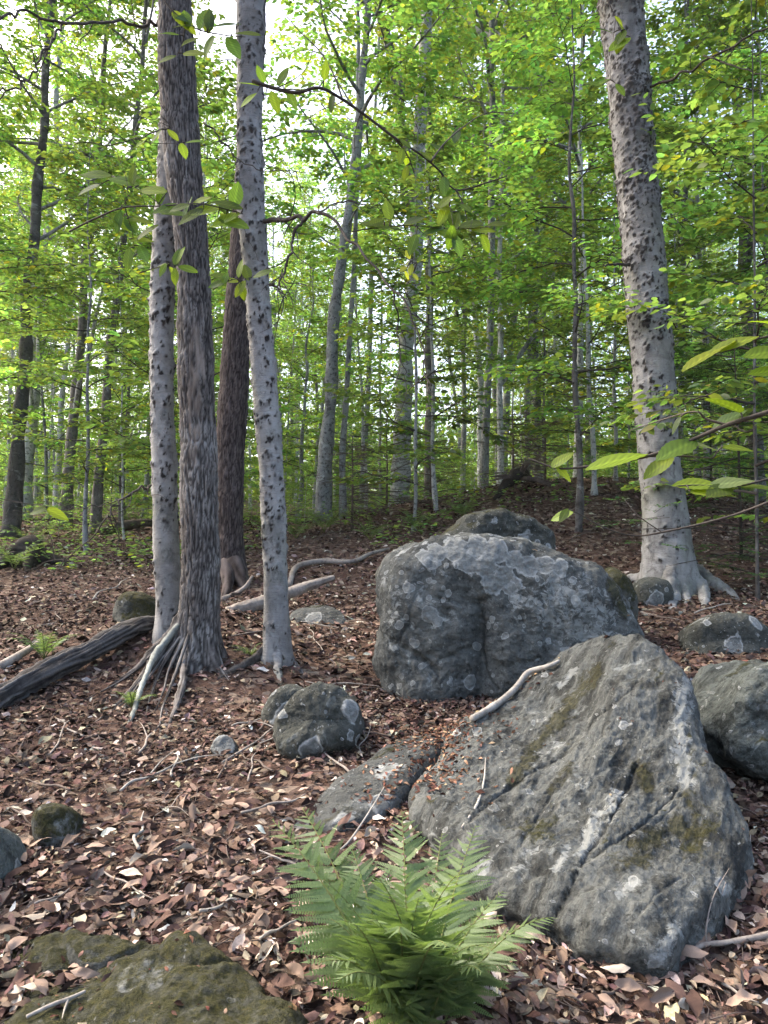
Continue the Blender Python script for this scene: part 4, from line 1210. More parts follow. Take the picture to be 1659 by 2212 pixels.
def ground_twigs():
    r = np.random.default_rng(77)
    spots = [((300, 1640), (345, 1575)), ((150, 1612), (262, 1590)), ((105, 1640), (160, 1560)), ((370, 1690), (382, 1640)), ((470, 1690), (500, 1640)),
             ((535, 1700), (552, 1640)), ((690, 1735), (760, 1700)), ((480, 1660), (615, 1570)), ((500, 1580), (570, 1560)), ((560, 1590), (600, 1530)),
             ((520, 1770), (660, 1730)), ((620, 1930), (690, 1900)), ((650, 1890), (560, 1855)), ((300, 1850), (310, 1770)), ((30, 1640), (60, 1590)),
             ((780, 1640), (800, 1570)), ((770, 1590), (850, 1600)), ((785, 1668), (860, 1648)), ((660, 1560), (560, 1620)), ((20, 1760), (80, 1800)),
             ((1380, 1330), (1470, 1345)), ((1400, 1312), (1500, 1335)), ((1550, 1375), (1640, 1400)), ((1500, 1330), (1580, 1310)), ((1230, 1170), (1300, 1140)),
             ((660, 1480), (820, 1492)), ((630, 1400), (760, 1370)), ((500, 1380), (640, 1362)), ((650, 1350), (745, 1365)), ((540, 1355), (640, 1330)),
             ((400, 1720), (330, 1790)), ((150, 1720), (60, 1700)), ((220, 1900), (330, 1960)), ((430, 1990), (520, 1960)), ((1180, 2150), (1260, 2190)),
             ((1560, 2150), (1640, 2190)), ((1300, 2170), (1390, 2140)), ((60, 1980), (150, 1940)), ((560, 2050), (640, 2010)), ((420, 1880), (500, 1820)),
             ((700, 1420), (660, 1360)), ((1550, 1740), (1640, 1780)), ((80, 1360), (160, 1290)), ((200, 1300), (280, 1250)), ((560, 1200), (640, 1190)),
             ((760, 1690), (700, 1640)), ((590, 1680), (520, 1640)), ((180, 1600), (120, 1560)), ((260, 1720), (380, 1660)), ((1490, 1150), (1600, 1200))]
    for k, (a_, b_) in enumerate(spots):
        A, B = gpt(*a_), gpt(*b_)
        n = 5
        P = np.array([A + (B - A) * t for t in np.linspace(0, 1, n)])
        L = np.linalg.norm(B - A)
        P[1:-1] += r.normal(0, 0.025 * L, (n - 2, 3)) * (1, 1, 0.2)
        P[:, 2] = gz(P[:, 0], P[:, 1]) + 0.018 + r.random(n) * 0.015
        w = r.uniform(0.0022, 0.0052) * (1 + 0.08 * A[1])
        m = [M_STICK, M_STICKD, M_STICK, M_BONE, M_STICKD][k % 5]
        lab = {'dead_stick': 'thin grey dead twig', 'dark_dead_stick': 'thin dark brown dead twig',
               'bleached_stick': 'thin bone-white dead twig'}[m.name] + (' with a side fork' if k % 3 == 0 else '') + ' near ' + near_mark((A + B) / 2)
        forks = []
        if k % 3 == 0:
            q = P[2]
            d = (B - A) * 0.3 + r.normal(0, 0.22 * L, 3) * (1, 1, 0.1)
            e = q + d
            e[2] = float(gz(e[0], e[1])) + 0.03
            forks.append((np.array([q, (q + e) / 2 + (0, 0, 0.012), e]), [w * 0.6, w * 0.45, w * 0.2]))
        stick('twig', lab, P, [w, w, w * 0.9, w * 0.75, w * 0.4], m, group='dead twigs on the forest floor: ' + m.name.replace('_', ' '), cat='twig', forks=forks, ns=6, n=26, amp=0.15, seed=k)
ground_twigs()

# ------------------------------------------------------------------ dry leaves
def unit(v):
    return v / (np.linalg.norm(v, axis=-1, keepdims=True) + 1e-12)

def leaf_template(kind, r):
    """11-vertex dry leaf: x along 0..1, y across, z up; curled and folded differently by kind"""
    st = np.array((0.22, 0.5, 0.78))
    wd = np.array((0.17, 0.235, 0.155)) * r.uniform(0.8, 1.2)
    curl = r.uniform(-0.9, 1.6)
    fold = r.uniform(-0.25, 1.0)
    tw = r.uniform(-0.9, 0.9)
    V = [(0, 0, 0)]
    for s, w in zip(st, wd):
        w = w * r.uniform(0.8, 1.15)
        for q in (-1, 0, 1):
            z = fold * abs(q) * w + 0.12 * curl * math.sin(s * math.pi) + tw * q * w * (s - 0.5) + r.normal(0, 0.05)
            V.append((s + r.normal(0, 0.02), q * w * (1 - 0.25 * abs(fold)), z))
    V.append((1, r.normal(0, 0.03), 0.25 * curl * r.random()))
    V = np.array(V)
    V[:, 0] -= 0.5
    V[:, 2] -= V[:, 2].mean()
    T = [(0, 2, 1), (0, 3, 2), (10, 7, 8), (10, 8, 9)]
    for k in (0, 3):
        for q in (0, 1):
            a = 1 + k + q
            T += [(a, a + 1, a + 4), (a, a + 4, a + 3)]
    return V, np.array(T)

LT = [leaf_template(k, np.random.default_rng(50 + k)) for k in range(14)]
PAL = np.array([(0.030, 0.018, 0.014), (0.055, 0.031, 0.024), (0.090, 0.052, 0.039), (0.125, 0.077, 0.058), (0.175, 0.116, 0.086), (0.25, 0.182, 0.132), (0.36, 0.285, 0.215), (0.50, 0.435, 0.355)])
PALP = np.array([0.10, 0.17, 0.21, 0.20, 0.15, 0.10, 0.055, 0.015])

def scatter_basis(x, y, r, tilt):
    n = len(x)
    e = 0.05
    nx = -(gz(x + e, y) - gz(x - e, y)) / (2 * e)
    ny = -(gz(x, y + e) - gz(x, y - e)) / (2 * e)
    N = unit(np.stack([nx, ny, np.ones(n)], -1) + r.normal(0, 1, (n, 3)) * np.asarray(tilt)[..., None])
    A = r.random(n) * 2 * math.pi
    X = np.stack([np.cos(A), np.sin(A), np.zeros(n)], -1)
    X = unit(X - N * (X * N).sum(-1, keepdims=True))
    return X, np.cross(N, X), N

def build_leaves(name, pos, X, Yv, N, size, col, r, mat):
    kind = r.integers(0, len(LT), len(pos))
    Vs, Ts, Cs, n0 = [], [], [], 0
    for k, (tv, tt) in enumerate(LT):
        ii = np.where(kind == k)[0]
        if not len(ii):
            continue
        W = pos[ii][:, None, :] + size[ii][:, None, None] * (tv[None, :, 0:1] * X[ii][:, None, :] + tv[None, :, 1:2] * Yv[ii][:, None, :] + tv[None, :, 2:3] * N[ii][:, None, :])
        m = len(tv)
        Vs.append(W.reshape(-1, 3))
        Ts.append((tt[None] + (np.arange(len(ii)) * m)[:, None, None]).reshape(-1, 3) + n0)
        Cs.append(np.repeat(col[ii], m, 0))
        n0 += len(ii) * m
    return mesh_np(name, np.concatenate(Vs), np.concatenate(Ts), mat, True, cols={'tint': np.concatenate(Cs)})

def leaf_colour(r, n, boost=0.0):
    c = PAL[r.choice(len(PAL), n, p=PALP)]
    return np.clip(c * np.array((1.08, 1.17, 1.25)) * r.uniform(0.75, 1.3, (n, 1)) * (1 + r.normal(0, 0.06, (n, 3))), 0.01, 0.8)

def litter():
    r = np.random.default_rng(21)
    xs, ys, sz = [], [], []
    for (y0, y1, dens, s) in ((1.3, 3.2, 1600, 0.058), (1.3, 3.2, 1100, 0.028), (3.2, 5.0, 1150, 0.060), (3.2, 5.0, 600, 0.03), (5.0, 8.0, 640, 0.068), (8.0, 12.0, 300, 0.070), (12, 20, 90, 0.10)):
        wmax = 0.56 * y1 + 0.5
        area = 2 * wmax * (y1 - y0)
        n = int(area * dens)
        x = r.uniform(-wmax, wmax, n)
        y = r.uniform(y0, y1, n)
        ok = np.abs(x) < 0.56 * y + 0.4
        # barer, darker soil round the roots and in patches
        pt = np.stack([x, y, x * 0], -1)
        bare = np.exp(-(((x + 1.35) / 0.75) ** 2 + ((y - 4.9) / 0.8) ** 2)) * 0.45 + np.clip(perlin(pt * 0.8 + 9) * 1.4, 0, 0.45)
        ok &= r.random(n) > bare
        xs.append(x[ok])
        ys.append(y[ok])
        sz.append(np.full(ok.sum(), s) * r.uniform(0.45, 1.35, ok.sum()))
    x, y, s = np.concatenate(xs), np.concatenate(ys), np.concatenate(sz)
    n = len(x)
    z = gz(x, y)
    X, Yv, N = scatter_basis(x, y, r, np.abs(r.normal(0.28, 0.2, n)))
    pos = np.stack([x, y, z + r.uniform(0.0, 0.028, n)], -1)
    col = leaf_colour(r, n)
    # redder, darker litter in some patches
    pt = pos * (1, 1, 0)
    d = perlin(pt * 0.55 + 3.3)
    col = col * np.clip(1.0 + 0.9 * d, 0.55, 1.35)[:, None]
    # wedge: the 300 that show largest become things of their own
    show = s / np.hypot(x, y) * (np.abs(x) < 0.49 * y) * (y > 2.15)
    big = np.zeros(n, bool)
    # keep the biggest, but spread over the floor
    order = np.argsort(-show)
    cell = {}
    picked = 0
    for i in order:
        key = (int(x[i] * 6), int(y[i] * 6))
        if cell.get(key, 0) >= 3:
            continue
        cell[key] = cell.get(key, 0) + 1
        big[i] = True
        picked += 1
        if picked >= 290:
            break
    k = ~big
    o = put('leaf_litter', build_leaves('leaf_litter', pos[k], X[k], Yv[k], N[k], s[k], col[k], r, ML))
    tag(o, 'dense litter of small dry brown beech leaves covering the slope', 'leaf litter', kind='stuff')
    # single leaves
    meshes = {}
    shades = {'dark': (0.098, 0.061, 0.050), 'tan': (0.25, 0.182, 0.142), 'pale': (0.44, 0.375, 0.30)}
    labels = {'dark': 'curled dark brown dry leaf lying on the forest floor', 'tan': 'curled tan dry leaf lying on the brown forest floor',
              'pale': 'bleached cream dry leaf lying on the brown forest floor'}
    for i in np.where(big)[0]:
        sh = r.choice(['dark', 'tan', 'pale'], p=[0.46, 0.42, 0.12])
        kd = int(r.integers(0, len(LT)))
        v = int(r.integers(0, 3))
        key = (sh, kd, v)
        if key not in meshes:
            tv, tt = LT[kd]
            # finer leaf: split every triangle in four
            VV = [tuple(p) for p in tv]
            mid = {}
            def md(a, b):
                q = (min(a, b), max(a, b))
                if q not in mid:
                    VV.append(tuple((np.array(VV[a]) + np.array(VV[b])) / 2 + r.normal(0, 0.012, 3)))
                    mid[q] = len(VV) - 1
                return mid[q]
            TT = []
            for (a, b, c) in tt:
                ab, bc, ca = md(a, b), md(b, c), md(c, a)
                TT += [(a, ab, ca), (ab, b, bc), (ca, bc, c), (ab, bc, ca)]
            c0 = np.array(shades[sh]) * (0.75, 1.0, 1.3)[v]
            meshes[key] = mesh_np('dead_leaf', np.array(VV), np.array(TT), ML, True, cols={'tint': np.tile(c0, (len(VV), 1))})
        ob = put('dead_leaf', meshes[key])
        Mx = Matrix.Identity(4)
        for a_, vec in enumerate((X[i], Yv[i], N[i])):
            for b_ in range(3):
                Mx[b_][a_] = vec[b_] * s[i] * 1.15
        Mx.translation = pos[i] + np.array((0, 0, 0.016))
        ob.matrix_world = Mx
        tag(ob, labels[sh].split(' lying')[0] + ' lying near ' + near_mark(pos[i]), 'leaf', sh + ' dry leaves on the forest floor')

litter()

def debris_on_rocks():
    """leaf scraps caught on the slab, the flat rock and in the hollow between them"""
    r = np.random.default_rng(31)
    Vall, Fall, n0 = [], [], 0
    for V, F in ROCKS:
        Vall.append(V)
        for f in F:
            Fall += (f + n0).tolist()
        n0 += len(V)
    bvh = BVHTree.FromPolygons(np.concatenate(Vall).tolist(), Fall)
    P, N, S = [], [], []
    def drop(px, py, Y, sx, sy, n, smin, smax, lift=0.006):
        c = at(px, py, Y)
        for _ in range(n):
            x = c[0] + r.normal(0, sx)
            y = c[1] + r.normal(0, sy)
            h = bvh.ray_cast(Vector((x, y, c[2] + 0.7)), Vector((0, 0, -1)))
            g = float(gz(x, y))
            if h[0] is not None and h[0].z > g:
                if h[1].z < 0.62:
                    continue
                P.append((x, y, h[0].z + lift * r.random()))
                N.append(tuple(h[1]))
            else:
                P.append((x, y, g + 0.01 + lift * r.random()))
                N.append((0, 0, 1))
            S.append(r.uniform(smin, smax))
    drop(935, 1600, 3.85, 0.16, 0.22, 620, 0.012, 0.032)
    drop(950, 1660, 3.6, 0.08, 0.16, 420, 0.012, 0.035)
    drop(900, 1740, 3.25, 0.14, 0.12, 260, 0.015, 0.04)
    drop(1100, 1470, 4.05, 0.16, 0.10, 60, 0.015, 0.035)
    drop(1060, 1545, 3.95, 0.10, 0.08, 30, 0.02, 0.04)
    drop(1420, 1400, 4.3, 0.25, 0.25, 60, 0.02, 0.05)
    drop(300, 2150, 2.15, 0.45, 0.22, 110, 0.006, 0.03)
    drop(1450, 1660, 3.2, 0.2, 0.3, 25, 0.01, 0.02)
    P, N, S = np.array(P), np.array(N), np.array(S)
    N = unit(N + r.normal(0, 0.22, N.shape))
    A = r.normal(0, 1, N.shape)
    X = unit(A - N * (A * N).sum(-1, keepdims=True))
    col = leaf_colour(r, len(P)) * (1.15, 0.9, 0.75)
    o = put('leaf_scraps', build_leaves('leaf_scraps', P, X, np.cross(N, X), N, S, col, r, ML))
    tag(o, 'rusty leaf scraps gathered in the hollow of the rocks', 'leaf litter', kind='stuff')
debris_on_rocks()

# ------------------------------------------------------------------ trees of the wood
def fork_dir(d, ang, side, r, up=np.array((0, 0, 1.0))):
    s = np.cross(d, up)
    s /= np.linalg.norm(s) + 1e-9
    v = d * math.cos(ang) + s * side * math.sin(ang)
    v[2] += r.normal(0, 0.12)
    return v / np.linalg.norm(v)

LEAF6 = np.array([(0, 0, 0), (0.33, -0.26, 0.05), (0.33, 0.26, 0.05), (0.72, -0.20, 0.02), (0.72, 0.20, 0.02), (1, 0, -0.07), (0.33, 0, 0), (0.72, 0, -0.035)])
LEAF6T = np.array([(0, 1, 6), (0, 6, 2), (1, 3, 7), (1, 7, 6), (6, 7, 4), (6, 4, 2), (3, 5, 7), (7, 5, 4)])
LEAF4 = np.array([(0, 0, 0), (0.5, -0.30, 0.05), (0.5, 0.30, 0.05), (1, 0, -0.05)])
LEAF4T = np.array([(0, 1, 2), (1, 3, 2)])

def green(r, n, yellow=0.06, base=(0.105, 0.170, 0.028)):
    c = np.array(base)[None] * np.exp(r.normal(0, 0.24, (n, 1)))
    h = r.normal(0, 0.14, n)
    c = c * np.stack([1 + h, np.ones(n), 1 - 0.7 * h], -1)
    y = r.random(n) < yellow
    c[y] = np.array((0.27, 0.27, 0.03)) * r.uniform(0.7, 1.2, (y.sum(), 1))
    return np.clip(c, 0.005, 0.6)

def make_leaves(name, pos, d, nrm, size, col, mat, tmpl=6):
    tv, tt = (LEAF6, LEAF6T) if tmpl == 6 else (LEAF4, LEAF4T)
    X = unit(d)
    N = unit(nrm - X * (nrm * X).sum(-1, keepdims=True))
    Yv = np.cross(N, X)
    W = pos[:, None, :] + size[:, None, None] * (tv[None, :, 0:1] * X[:, None, :] + tv[None, :, 1:2] * Yv[:, None, :] + tv[None, :, 2:3] * N[:, None, :])
    m = len(tv)
    return mesh_np(name, W.reshape(-1, 3), (tt[None] + (np.arange(len(pos)) * m)[:, None, None]).reshape(-1, 3), mat, False, cols={'tint': np.repeat(col, m, 0)})

class Proto:
    pass

def tree_proto(seed, H, r0, z0, nb, blen, elev, leaf, ntw, nlet, bark, flat=0.35, tmpl=6, base=(0.105, 0.170, 0.028), yellow=0.05, fork=0, crown_pow=0.8, needles=False, wander=0.02):
    r = np.random.default_rng(seed)
    p = Proto()
    p.H, p.r0 = H, r0
    n = 14
    t = np.linspace(0, 1, n)
    path = np.stack([np.cumsum(r.normal(0, wander * H / 8, n)), np.cumsum(r.normal(0, wander * H / 8, n)), t * H], -1)
    path[:, :2] -= path[0, :2]
    rad = r0 * (1 - 0.88 * t ** 1.1)
    rad[0] *= 1.35
    dense = catmull(path, 60)
    g = Geo()
    dr = np.interp(np.linspace(0, 1, 60), t, rad)
    dr *= 1 + 0.10 * r.normal(0, 1, 60)
    V, Q, T = tube(dense, dr, 12)
    g.add(V, Q, T)
    p.trunk = g.mesh('trunk', bark)
    bg_ = Geo()
    LP, LD, LN = [], [], []
    starts = []
    for k in range(nb):
        f = (k + r.random()) / nb
        z = z0 + (H * 0.99 - z0) * f
        az = k * 2.39996 + r.normal(0, 0.4)
        L = blen * (1 - 0.75 * f ** (1 / crown_pow)) * r.uniform(0.65, 1.25) * (0.6 + 0.4 * min(1, f * 5))
        el = R(r.uniform(*elev)) + 0.35 * f
        starts.append((z, az, L, el, 0.42 * r0 * (1 - 0.8 * f)))
    for k in range(fork):
        starts.append((z0 * r.uniform(0.55, 0.9), r.random() * 6.28, H * r.uniform(0.35, 0.5), R(r.uniform(65, 76)), r0 * 0.5))
    for (z, az, L, el, br) in starts:
        c = np.array([np.interp(z, path[:, 2], path[:, 0]), np.interp(z, path[:, 2], path[:, 1]), z])
        d = np.array((math.cos(az) * math.cos(el), math.sin(az) * math.cos(el), math.sin(el)))
        m = 8
        pts = [c]
        for q in range(m):
            d = d + r.normal(0, 0.11, 3) + np.array((0, 0, -0.02))
            d /= np.linalg.norm(d)
            pts.append(pts[-1] + d * L / m)
        pts = np.array(pts)
        brr = max(0.004, min(br, 0.012 * L + 0.003))
        bg_.tube(pts, np.linspace(brr, 0.0025, m + 1), 5, False)
        for q in range(ntw):
            tt = 0.18 + 0.82 * (q + r.random()) / ntw
            i = min(int(tt * m), m - 1)
            fr = tt * m - i
            a = pts[i] + (pts[i + 1] - pts[i]) * fr
            dd = pts[i + 1] - pts[i]
            dd /= np.linalg.norm(dd)
            tl = (0.42 * L * (1 - tt) + 0.22) * r.uniform(0.6, 1.3)
            td = fork_dir(dd, R(r.uniform(32, 62)), 1 if q % 2 else -1, r)
            td[2] = td[2] * 0.5 + 0.02
            td /= np.linalg.norm(td)
            tm = a + td * tl * 0.55 + r.normal(0, 0.04, 3) * tl
            te = a + td * tl + r.normal(0, 0.06, 3) * tl
            tp = np.array([a, tm, te])
            bg_.tube(tp, [0.004 + 0.002 * L, 0.003, 0.0012], 3, False)
            for w in range(nlet + 1):
                s0 = r.uniform(0.15, 1.0)
                o = a + (te - a) * s0
                if w == nlet:
                    o, ld, ll = a, td, tl
                else:
                    ld = fork_dir(td, R(r.uniform(25, 60)), 1 if w % 2 else -1, r)
                    ll = tl * 0.5 * r.uniform(0.5, 1.2)
                nl = max(2, int(ll / (leaf * 0.55)))
                for e in range(nl):
                    u = (e + 0.6) / nl
                    LP.append(o + ld * ll * u)
                    LD.append(fork_dir(ld, R(r.uniform(30, 65)), 1 if e % 2 else -1, r))
    LP, LD = np.array(LP), np.array(LD)
    LD[:, 2] -= 0.22
    nn = np.array((0, 0, 1.0)) + r.normal(0, flat, (len(LP), 3))
    size = leaf * r.uniform(0.7, 1.3, len(LP))
    # foliage tone drifts through the crown, as sprays of different age do
    col = green(r, len(LP), yellow, base)
    tone = np.clip(1 + 0.9 * perlin(LP * 0.9 + seed), 0.6, 1.5)
    col = col * tone[:, None]
    p.branches = bg_.mesh('limbs', M_TWIG if r0 < 0.06 else bark)
    p.crown = make_leaves('crown', LP, LD, nn, size, col, M_LEAF, tmpl)
    p.nleaf = len(LP)
    return p

SAP = [tree_proto(101, 6.0, 0.035, 0.7, 24, 1.7, (-5, 25), 0.098, 11, 3, M_FAR[0], base=(0.155, 0.24, 0.07)),
       tree_proto(102, 7.5, 0.042, 1.2, 26, 1.9, (0, 30), 0.098, 11, 3, M_FAR[1], base=(0.165, 0.25, 0.07))]
BUSH = [tree_proto(105, 3.6, 0.022, 0.25, 22, 1.5, (-5, 30), 0.098, 10, 3, M_FAR[1], base=(0.17, 0.26, 0.08)),
        tree_proto(106, 4.4, 0.026, 0.3, 24, 1.7, (-5, 30), 0.098, 10, 3, M_FAR[0], base=(0.18, 0.27, 0.08))]
POLE = [tree_proto(108, 12.0, 0.06, 5.5, 14, 1.6, (20, 55), 0.10, 8, 2, M_FAR[2], tmpl=4, base=(0.155, 0.235, 0.066)),
        tree_proto(109, 14.0, 0.07, 6.5, 14, 1.8, (20, 55), 0.10, 8, 2, M_FAR[0], tmpl=4, base=(0.14, 0.21, 0.058), fork=1)]
MID = [tree_proto(111, 14.0, 0.11, 4.2, 30, 3.0, (8, 38), 0.115, 12, 4, M_FAR[0], base=(0.155, 0.235, 0.066)),
       tree_proto(112, 16.0, 0.12, 4.0, 34, 3.1, (15, 45), 0.115, 12, 4, M_FAR[2], base=(0.165, 0.24, 0.066), fork=1)]
CAN = [tree_proto(121, 23.0, 0.17, 8.0, 26, 4.8, (25, 55), 0.155, 13, 4, M_FAR[0], tmpl=4, yellow=0.08, base=(0.155, 0.22, 0.062)),
       tree_proto(122, 25.0, 0.19, 10.0, 24, 5.2, (30, 58), 0.155, 13, 4, M_FAR[1], tmpl=4, yellow=0.08, base=(0.17, 0.22, 0.062), fork=2)]
print('leaves', [q.nleaf for q in SAP + MID + CAN])

def plant_tree(p, x, Y, label, group=None, rad=None, scale=1.0, lean=(0.0, 0.0), spin=None, bark=None, name='forest_tree', crown=True, cscale=None, cat='tree'):
    spin = random.uniform(0, 6.28) if spin is None else spin
    z = float(gz(x, Y)) - 0.05
    t = thing(name, label, cat, (x, Y, z), group)
    Mx = Matrix.Rotation(lean[0], 3, 'Y') @ Matrix.Rotation(lean[1], 3, 'X') @ Matrix.Rotation(spin, 3, 'Z')
    t.rotation_euler = Mx.to_euler()
    kr = scale if rad is None else rad / p.r0
    tr = put('trunk', p.trunk, t)
    tr.scale = (kr, kr, scale)
    if bark is not None:
        tr.material_slots[0].link = 'OBJECT'
        tr.material_slots[0].material = bark
    if crown:
        b = put('limbs', p.branches, t)
        b['kind'] = 'stuff'
        b.scale = (scale,) * 3
        c = put('crown', p.crown, t)
        c.scale = (scale,) * 3
    return t

# trunks that stand out in the photograph: x at foot, depth, trunk width px, lean px over the picture height, prototype, label
def named_trees():
    L = [
        (22, 13.5, 33, 55, MID[0], 1, 'dark grey tree standing behind the rotten stump'),
        (52, 19.0, 26, 50, MID[1], 2, 'pale grey tree close behind the dark grey one'),
        (140, 16.0, 25, 60, MID[1], 1, 'straight brown-grey tree behind the curved fallen stem'),
        (205, 14.5, 21, 45, MID[0], 1, 'forked thin tree between pale pocked beech and brown-grey tree'),
        (262, 18.0, 13, 30, SAP[1], 1, 'thin dark pole tree just left of the pocked twin beech'),
        (640, 17.0, 11, 30, SAP[1], 0, 'thin grey pole tree right behind the slim pocked beech'),
        (698, 13.0, 31, 55, MID[0], 0, 'speckled grey beech tree standing in the ferns'),
        (682, 18.0, 12, 20, SAP[0], 2, 'thin pale tree hugging the speckled grey beech'),
        (862, 15.0, 38, 55, CAN[1], 2, 'tall blotchy black and white tree forking high into open sky'),
        (927, 19.0, 24, 10, MID[0], 1, 'brown-grey tree just behind the blotchy tall tree'),
        (893, 11.0, 9, 8, SAP[0], 2, 'thin pale sapling rising from ferns behind the back rock'),
        (1044, 16.5, 18, 16, CAN[0], 0, 'straight slender grey tree above the back rock'),
        (1080, 18.0, 15, 5, MID[1], 2, 'slender pale tree beside the straight grey one'),
        (1140, 22.0, 15, 5, MID[0], 0, 'slim grey tree of the close pair beyond dead boughs'),
        (1163, 20.0, 19, 8, MID[1], 0, 'stouter grey tree of the close pair beyond dead boughs'),
        (1250, 14.5, 18, 12, MID[0], 2, 'pale straight tree between boulder and thick pocked beech'),
        (1272, 24.0, 14, 5, CAN[0], 1, 'dim brown tree close behind the pale straight tree'),
        (1640, 17.0, 30, -40, CAN[1], 1, 'stout crooked tree beyond the thick pocked beech'),
        (1632, 7.4, 8, 12, SAP[0], 1, 'thin dark sapling stem beside the thick pocked beech roots'),
        (120, 23.0, 14, 20, MID[0], 2, 'slim pale tree glimpsed between the dark grey tree and brown-grey one'),
        (310, 21.0, 11, 25, MID[1], 0, 'slim grey tree hidden partly by the pocked twin beech'),
        (780, 22.0, 13, 20, CAN[0], 0, 'slim grey tree between speckled beech and blotchy tall tree'),
        (1000, 24.0, 12, 6, CAN[1], 0, 'slim grey tree right of the brown-grey tree'),
        (1530, 15.0, 16, -6, MID[0], 0, 'grey tree screened by leaves right of the thick pocked beech'),
    ]
    for (px, Y, w, lean, p, bk, lab) in L:
        x = (px - 829.5) / FPX * Y
        rad = 0.5 * w * m_per_px(Y)
        sc_ = 0.85 + 0.3 * random.random()
        plant_tree(p, x, Y, lab, None, rad, sc_, (lean / 1100.0 + 0.01, random.uniform(-0.02, 0.02)), None, M_FAR[bk], name='forest_tree')
named_trees()

def fill_trees():
    r = np.random.default_rng(5)
    taken = []
    def ok(x, y, d):
        return all((x - a) ** 2 + (y - b) ** 2 > d * d for a, b in taken)
    def zone(n, y0, y1, protos, label, group, dmin, name, wide=0.56, barks=(0, 1, 2), smin=0.8, smax=1.25, avoid=None):
        k = tries = 0
        while k < n and tries < n * 40:
            tries += 1
            y = math.sqrt(r.uniform(y0 * y0, y1 * y1))
            x = r.uniform(-1, 1) * (wide * y + 1.0)
            if not ok(x, y, dmin):
                continue
            if avoid and avoid(x, y):
                continue
            taken.append((x, y))
            s = r.uniform(smin, smax)
            p = protos[int(r.integers(len(protos)))]
            bk = int(r.choice(barks))
            px_ = 829.5 + FPX * x / y
            mk = min(((30, 'the dark grey tree'), (180, 'the brown-grey tree'), (390, 'the twin trunks'), (570, 'the slim pocked beech'), (705, 'the speckled grey beech'), (870, 'the blotchy tall tree'), (1050, 'the straight slender tree'), (1250, 'the pale straight tree'), (1430, 'the thick pocked beech'), (1640, 'the stout crooked tree')), key=lambda q: abs(q[0] - px_))[1]
            label_ = label.replace('BARK', ('grey', 'brown-grey', 'pale')[bk]) + ' beyond ' + mk
            plant_tree(p, x, y, label_, group, p.r0 * s * r.uniform(0.7, 1.1), s, (r.normal(0, 0.03), r.normal(0, 0.03)), r.random() * 6.28, M_FAR[bk], name)
            k += 1
    def sky_gap(x, y):
        px = 829.5 + FPX * x / y
        return abs(px - 890) < 110 or abs(px - 200) < 40 or abs(px - 1250) < 30
    near_gap = lambda x, y: (abs(x) < 2.2 and y < 12.0) or (abs(829.5 + FPX * x / y - 880) < 60)
    zone(16, 9.5, 15, SAP, 'leafy young BARK-stemmed beech', 'young beeches beyond the boulders', 1.2, 'beech_sapling', avoid=near_gap)
    zone(46, 10.5, 22, BUSH, 'knee-high leafy beech seedling', 'beech seedlings on the far floor', 0.7, 'beech_seedling', smin=0.16, smax=0.4, avoid=lambda x, y: y < 12 and -1.5 < x < 2.8)
    zone(60, 14, 42, BUSH, 'low bushy young beech', 'bushy young beeches', 1.0, 'bushy_beech')
    zone(18, 15, 24, SAP + MID[:1], 'slender leafy BARK beech in mid wood', 'slender beeches amid the wood', 1.5, 'slender_beech', avoid=lambda x, y: abs(829.5 + FPX * x / y - 890) < 80)
    zone(46, 13, 38, POLE, 'thin BARK pole tree', 'thin pole trees standing through the wood', 1.0, 'pole_tree', barks=(0, 2, 2))
    zone(18, 20, 38, MID, 'slim BARK tree deeper in the wood', 'slim trees deeper in the wood', 1.8, 'forest_tree', avoid=sky_gap)
    zone(40, 30, 60, CAN + MID[1:], 'tall BARK tree far back', 'tall trees far back in the wood', 2.4, 'tall_tree', avoid=sky_gap)
fill_trees()

# crowns of the five near trees, above the picture
for key, off in (('right', 0.0), ('lean', 3.0)):
    t, base, P, r = NEAR_TREES[key]
    p = CAN[0]
    for nm, me in (('limbs', p.branches), ('crown', p.crown)):
        c = put(nm, me, t)
        if nm == 'limbs':
            c['kind'] = 'stuff'
        c.rotation_euler = (0, 0, off)
        c.scale = (0.8, 0.8, 0.8)
        top = P[-1] - base
        c.location = (top[0] * 0.8, top[1] * 0.8, 3.2)

def distant_woods():
    r = np.random.default_rng(8)
    n = 100000
    y = r.uniform(48, 95, n)
    x = r.uniform(-1, 1, n) * (0.62 * y + 4)
    hmax = 17 + 7 * perlin(np.stack([x * 0.09, y * 0.09, y * 0], -1))
    z = gz(x, y) + hmax * r.random(n) ** 1.35
    low = r.random(n) < 0.45
    z = np.where(low, gz(x, y) + 6 * r.random(n), z)
    dens = perlin(np.stack([x * 0.35, y * 0.35, z * 0.35], -1))
    k = (dens > -0.12) | low
    pos = np.stack([x, y, z], -1)[k]
    m = len(pos)
    o = put('distant_woods', make_leaves('distant_woods', pos, r.normal(0, 1, (m, 3)), np.array((0, 0, 1.0)) + r.normal(0, 0.6, (m, 3)), r.uniform(0.3, 0.6, m), green(r, m, 0.05, (0.12, 0.19, 0.03)), M_LEAF, 4))
    tag(o, 'far green mass of woodland closing the view', 'woods', kind='stuff')
distant_woods()

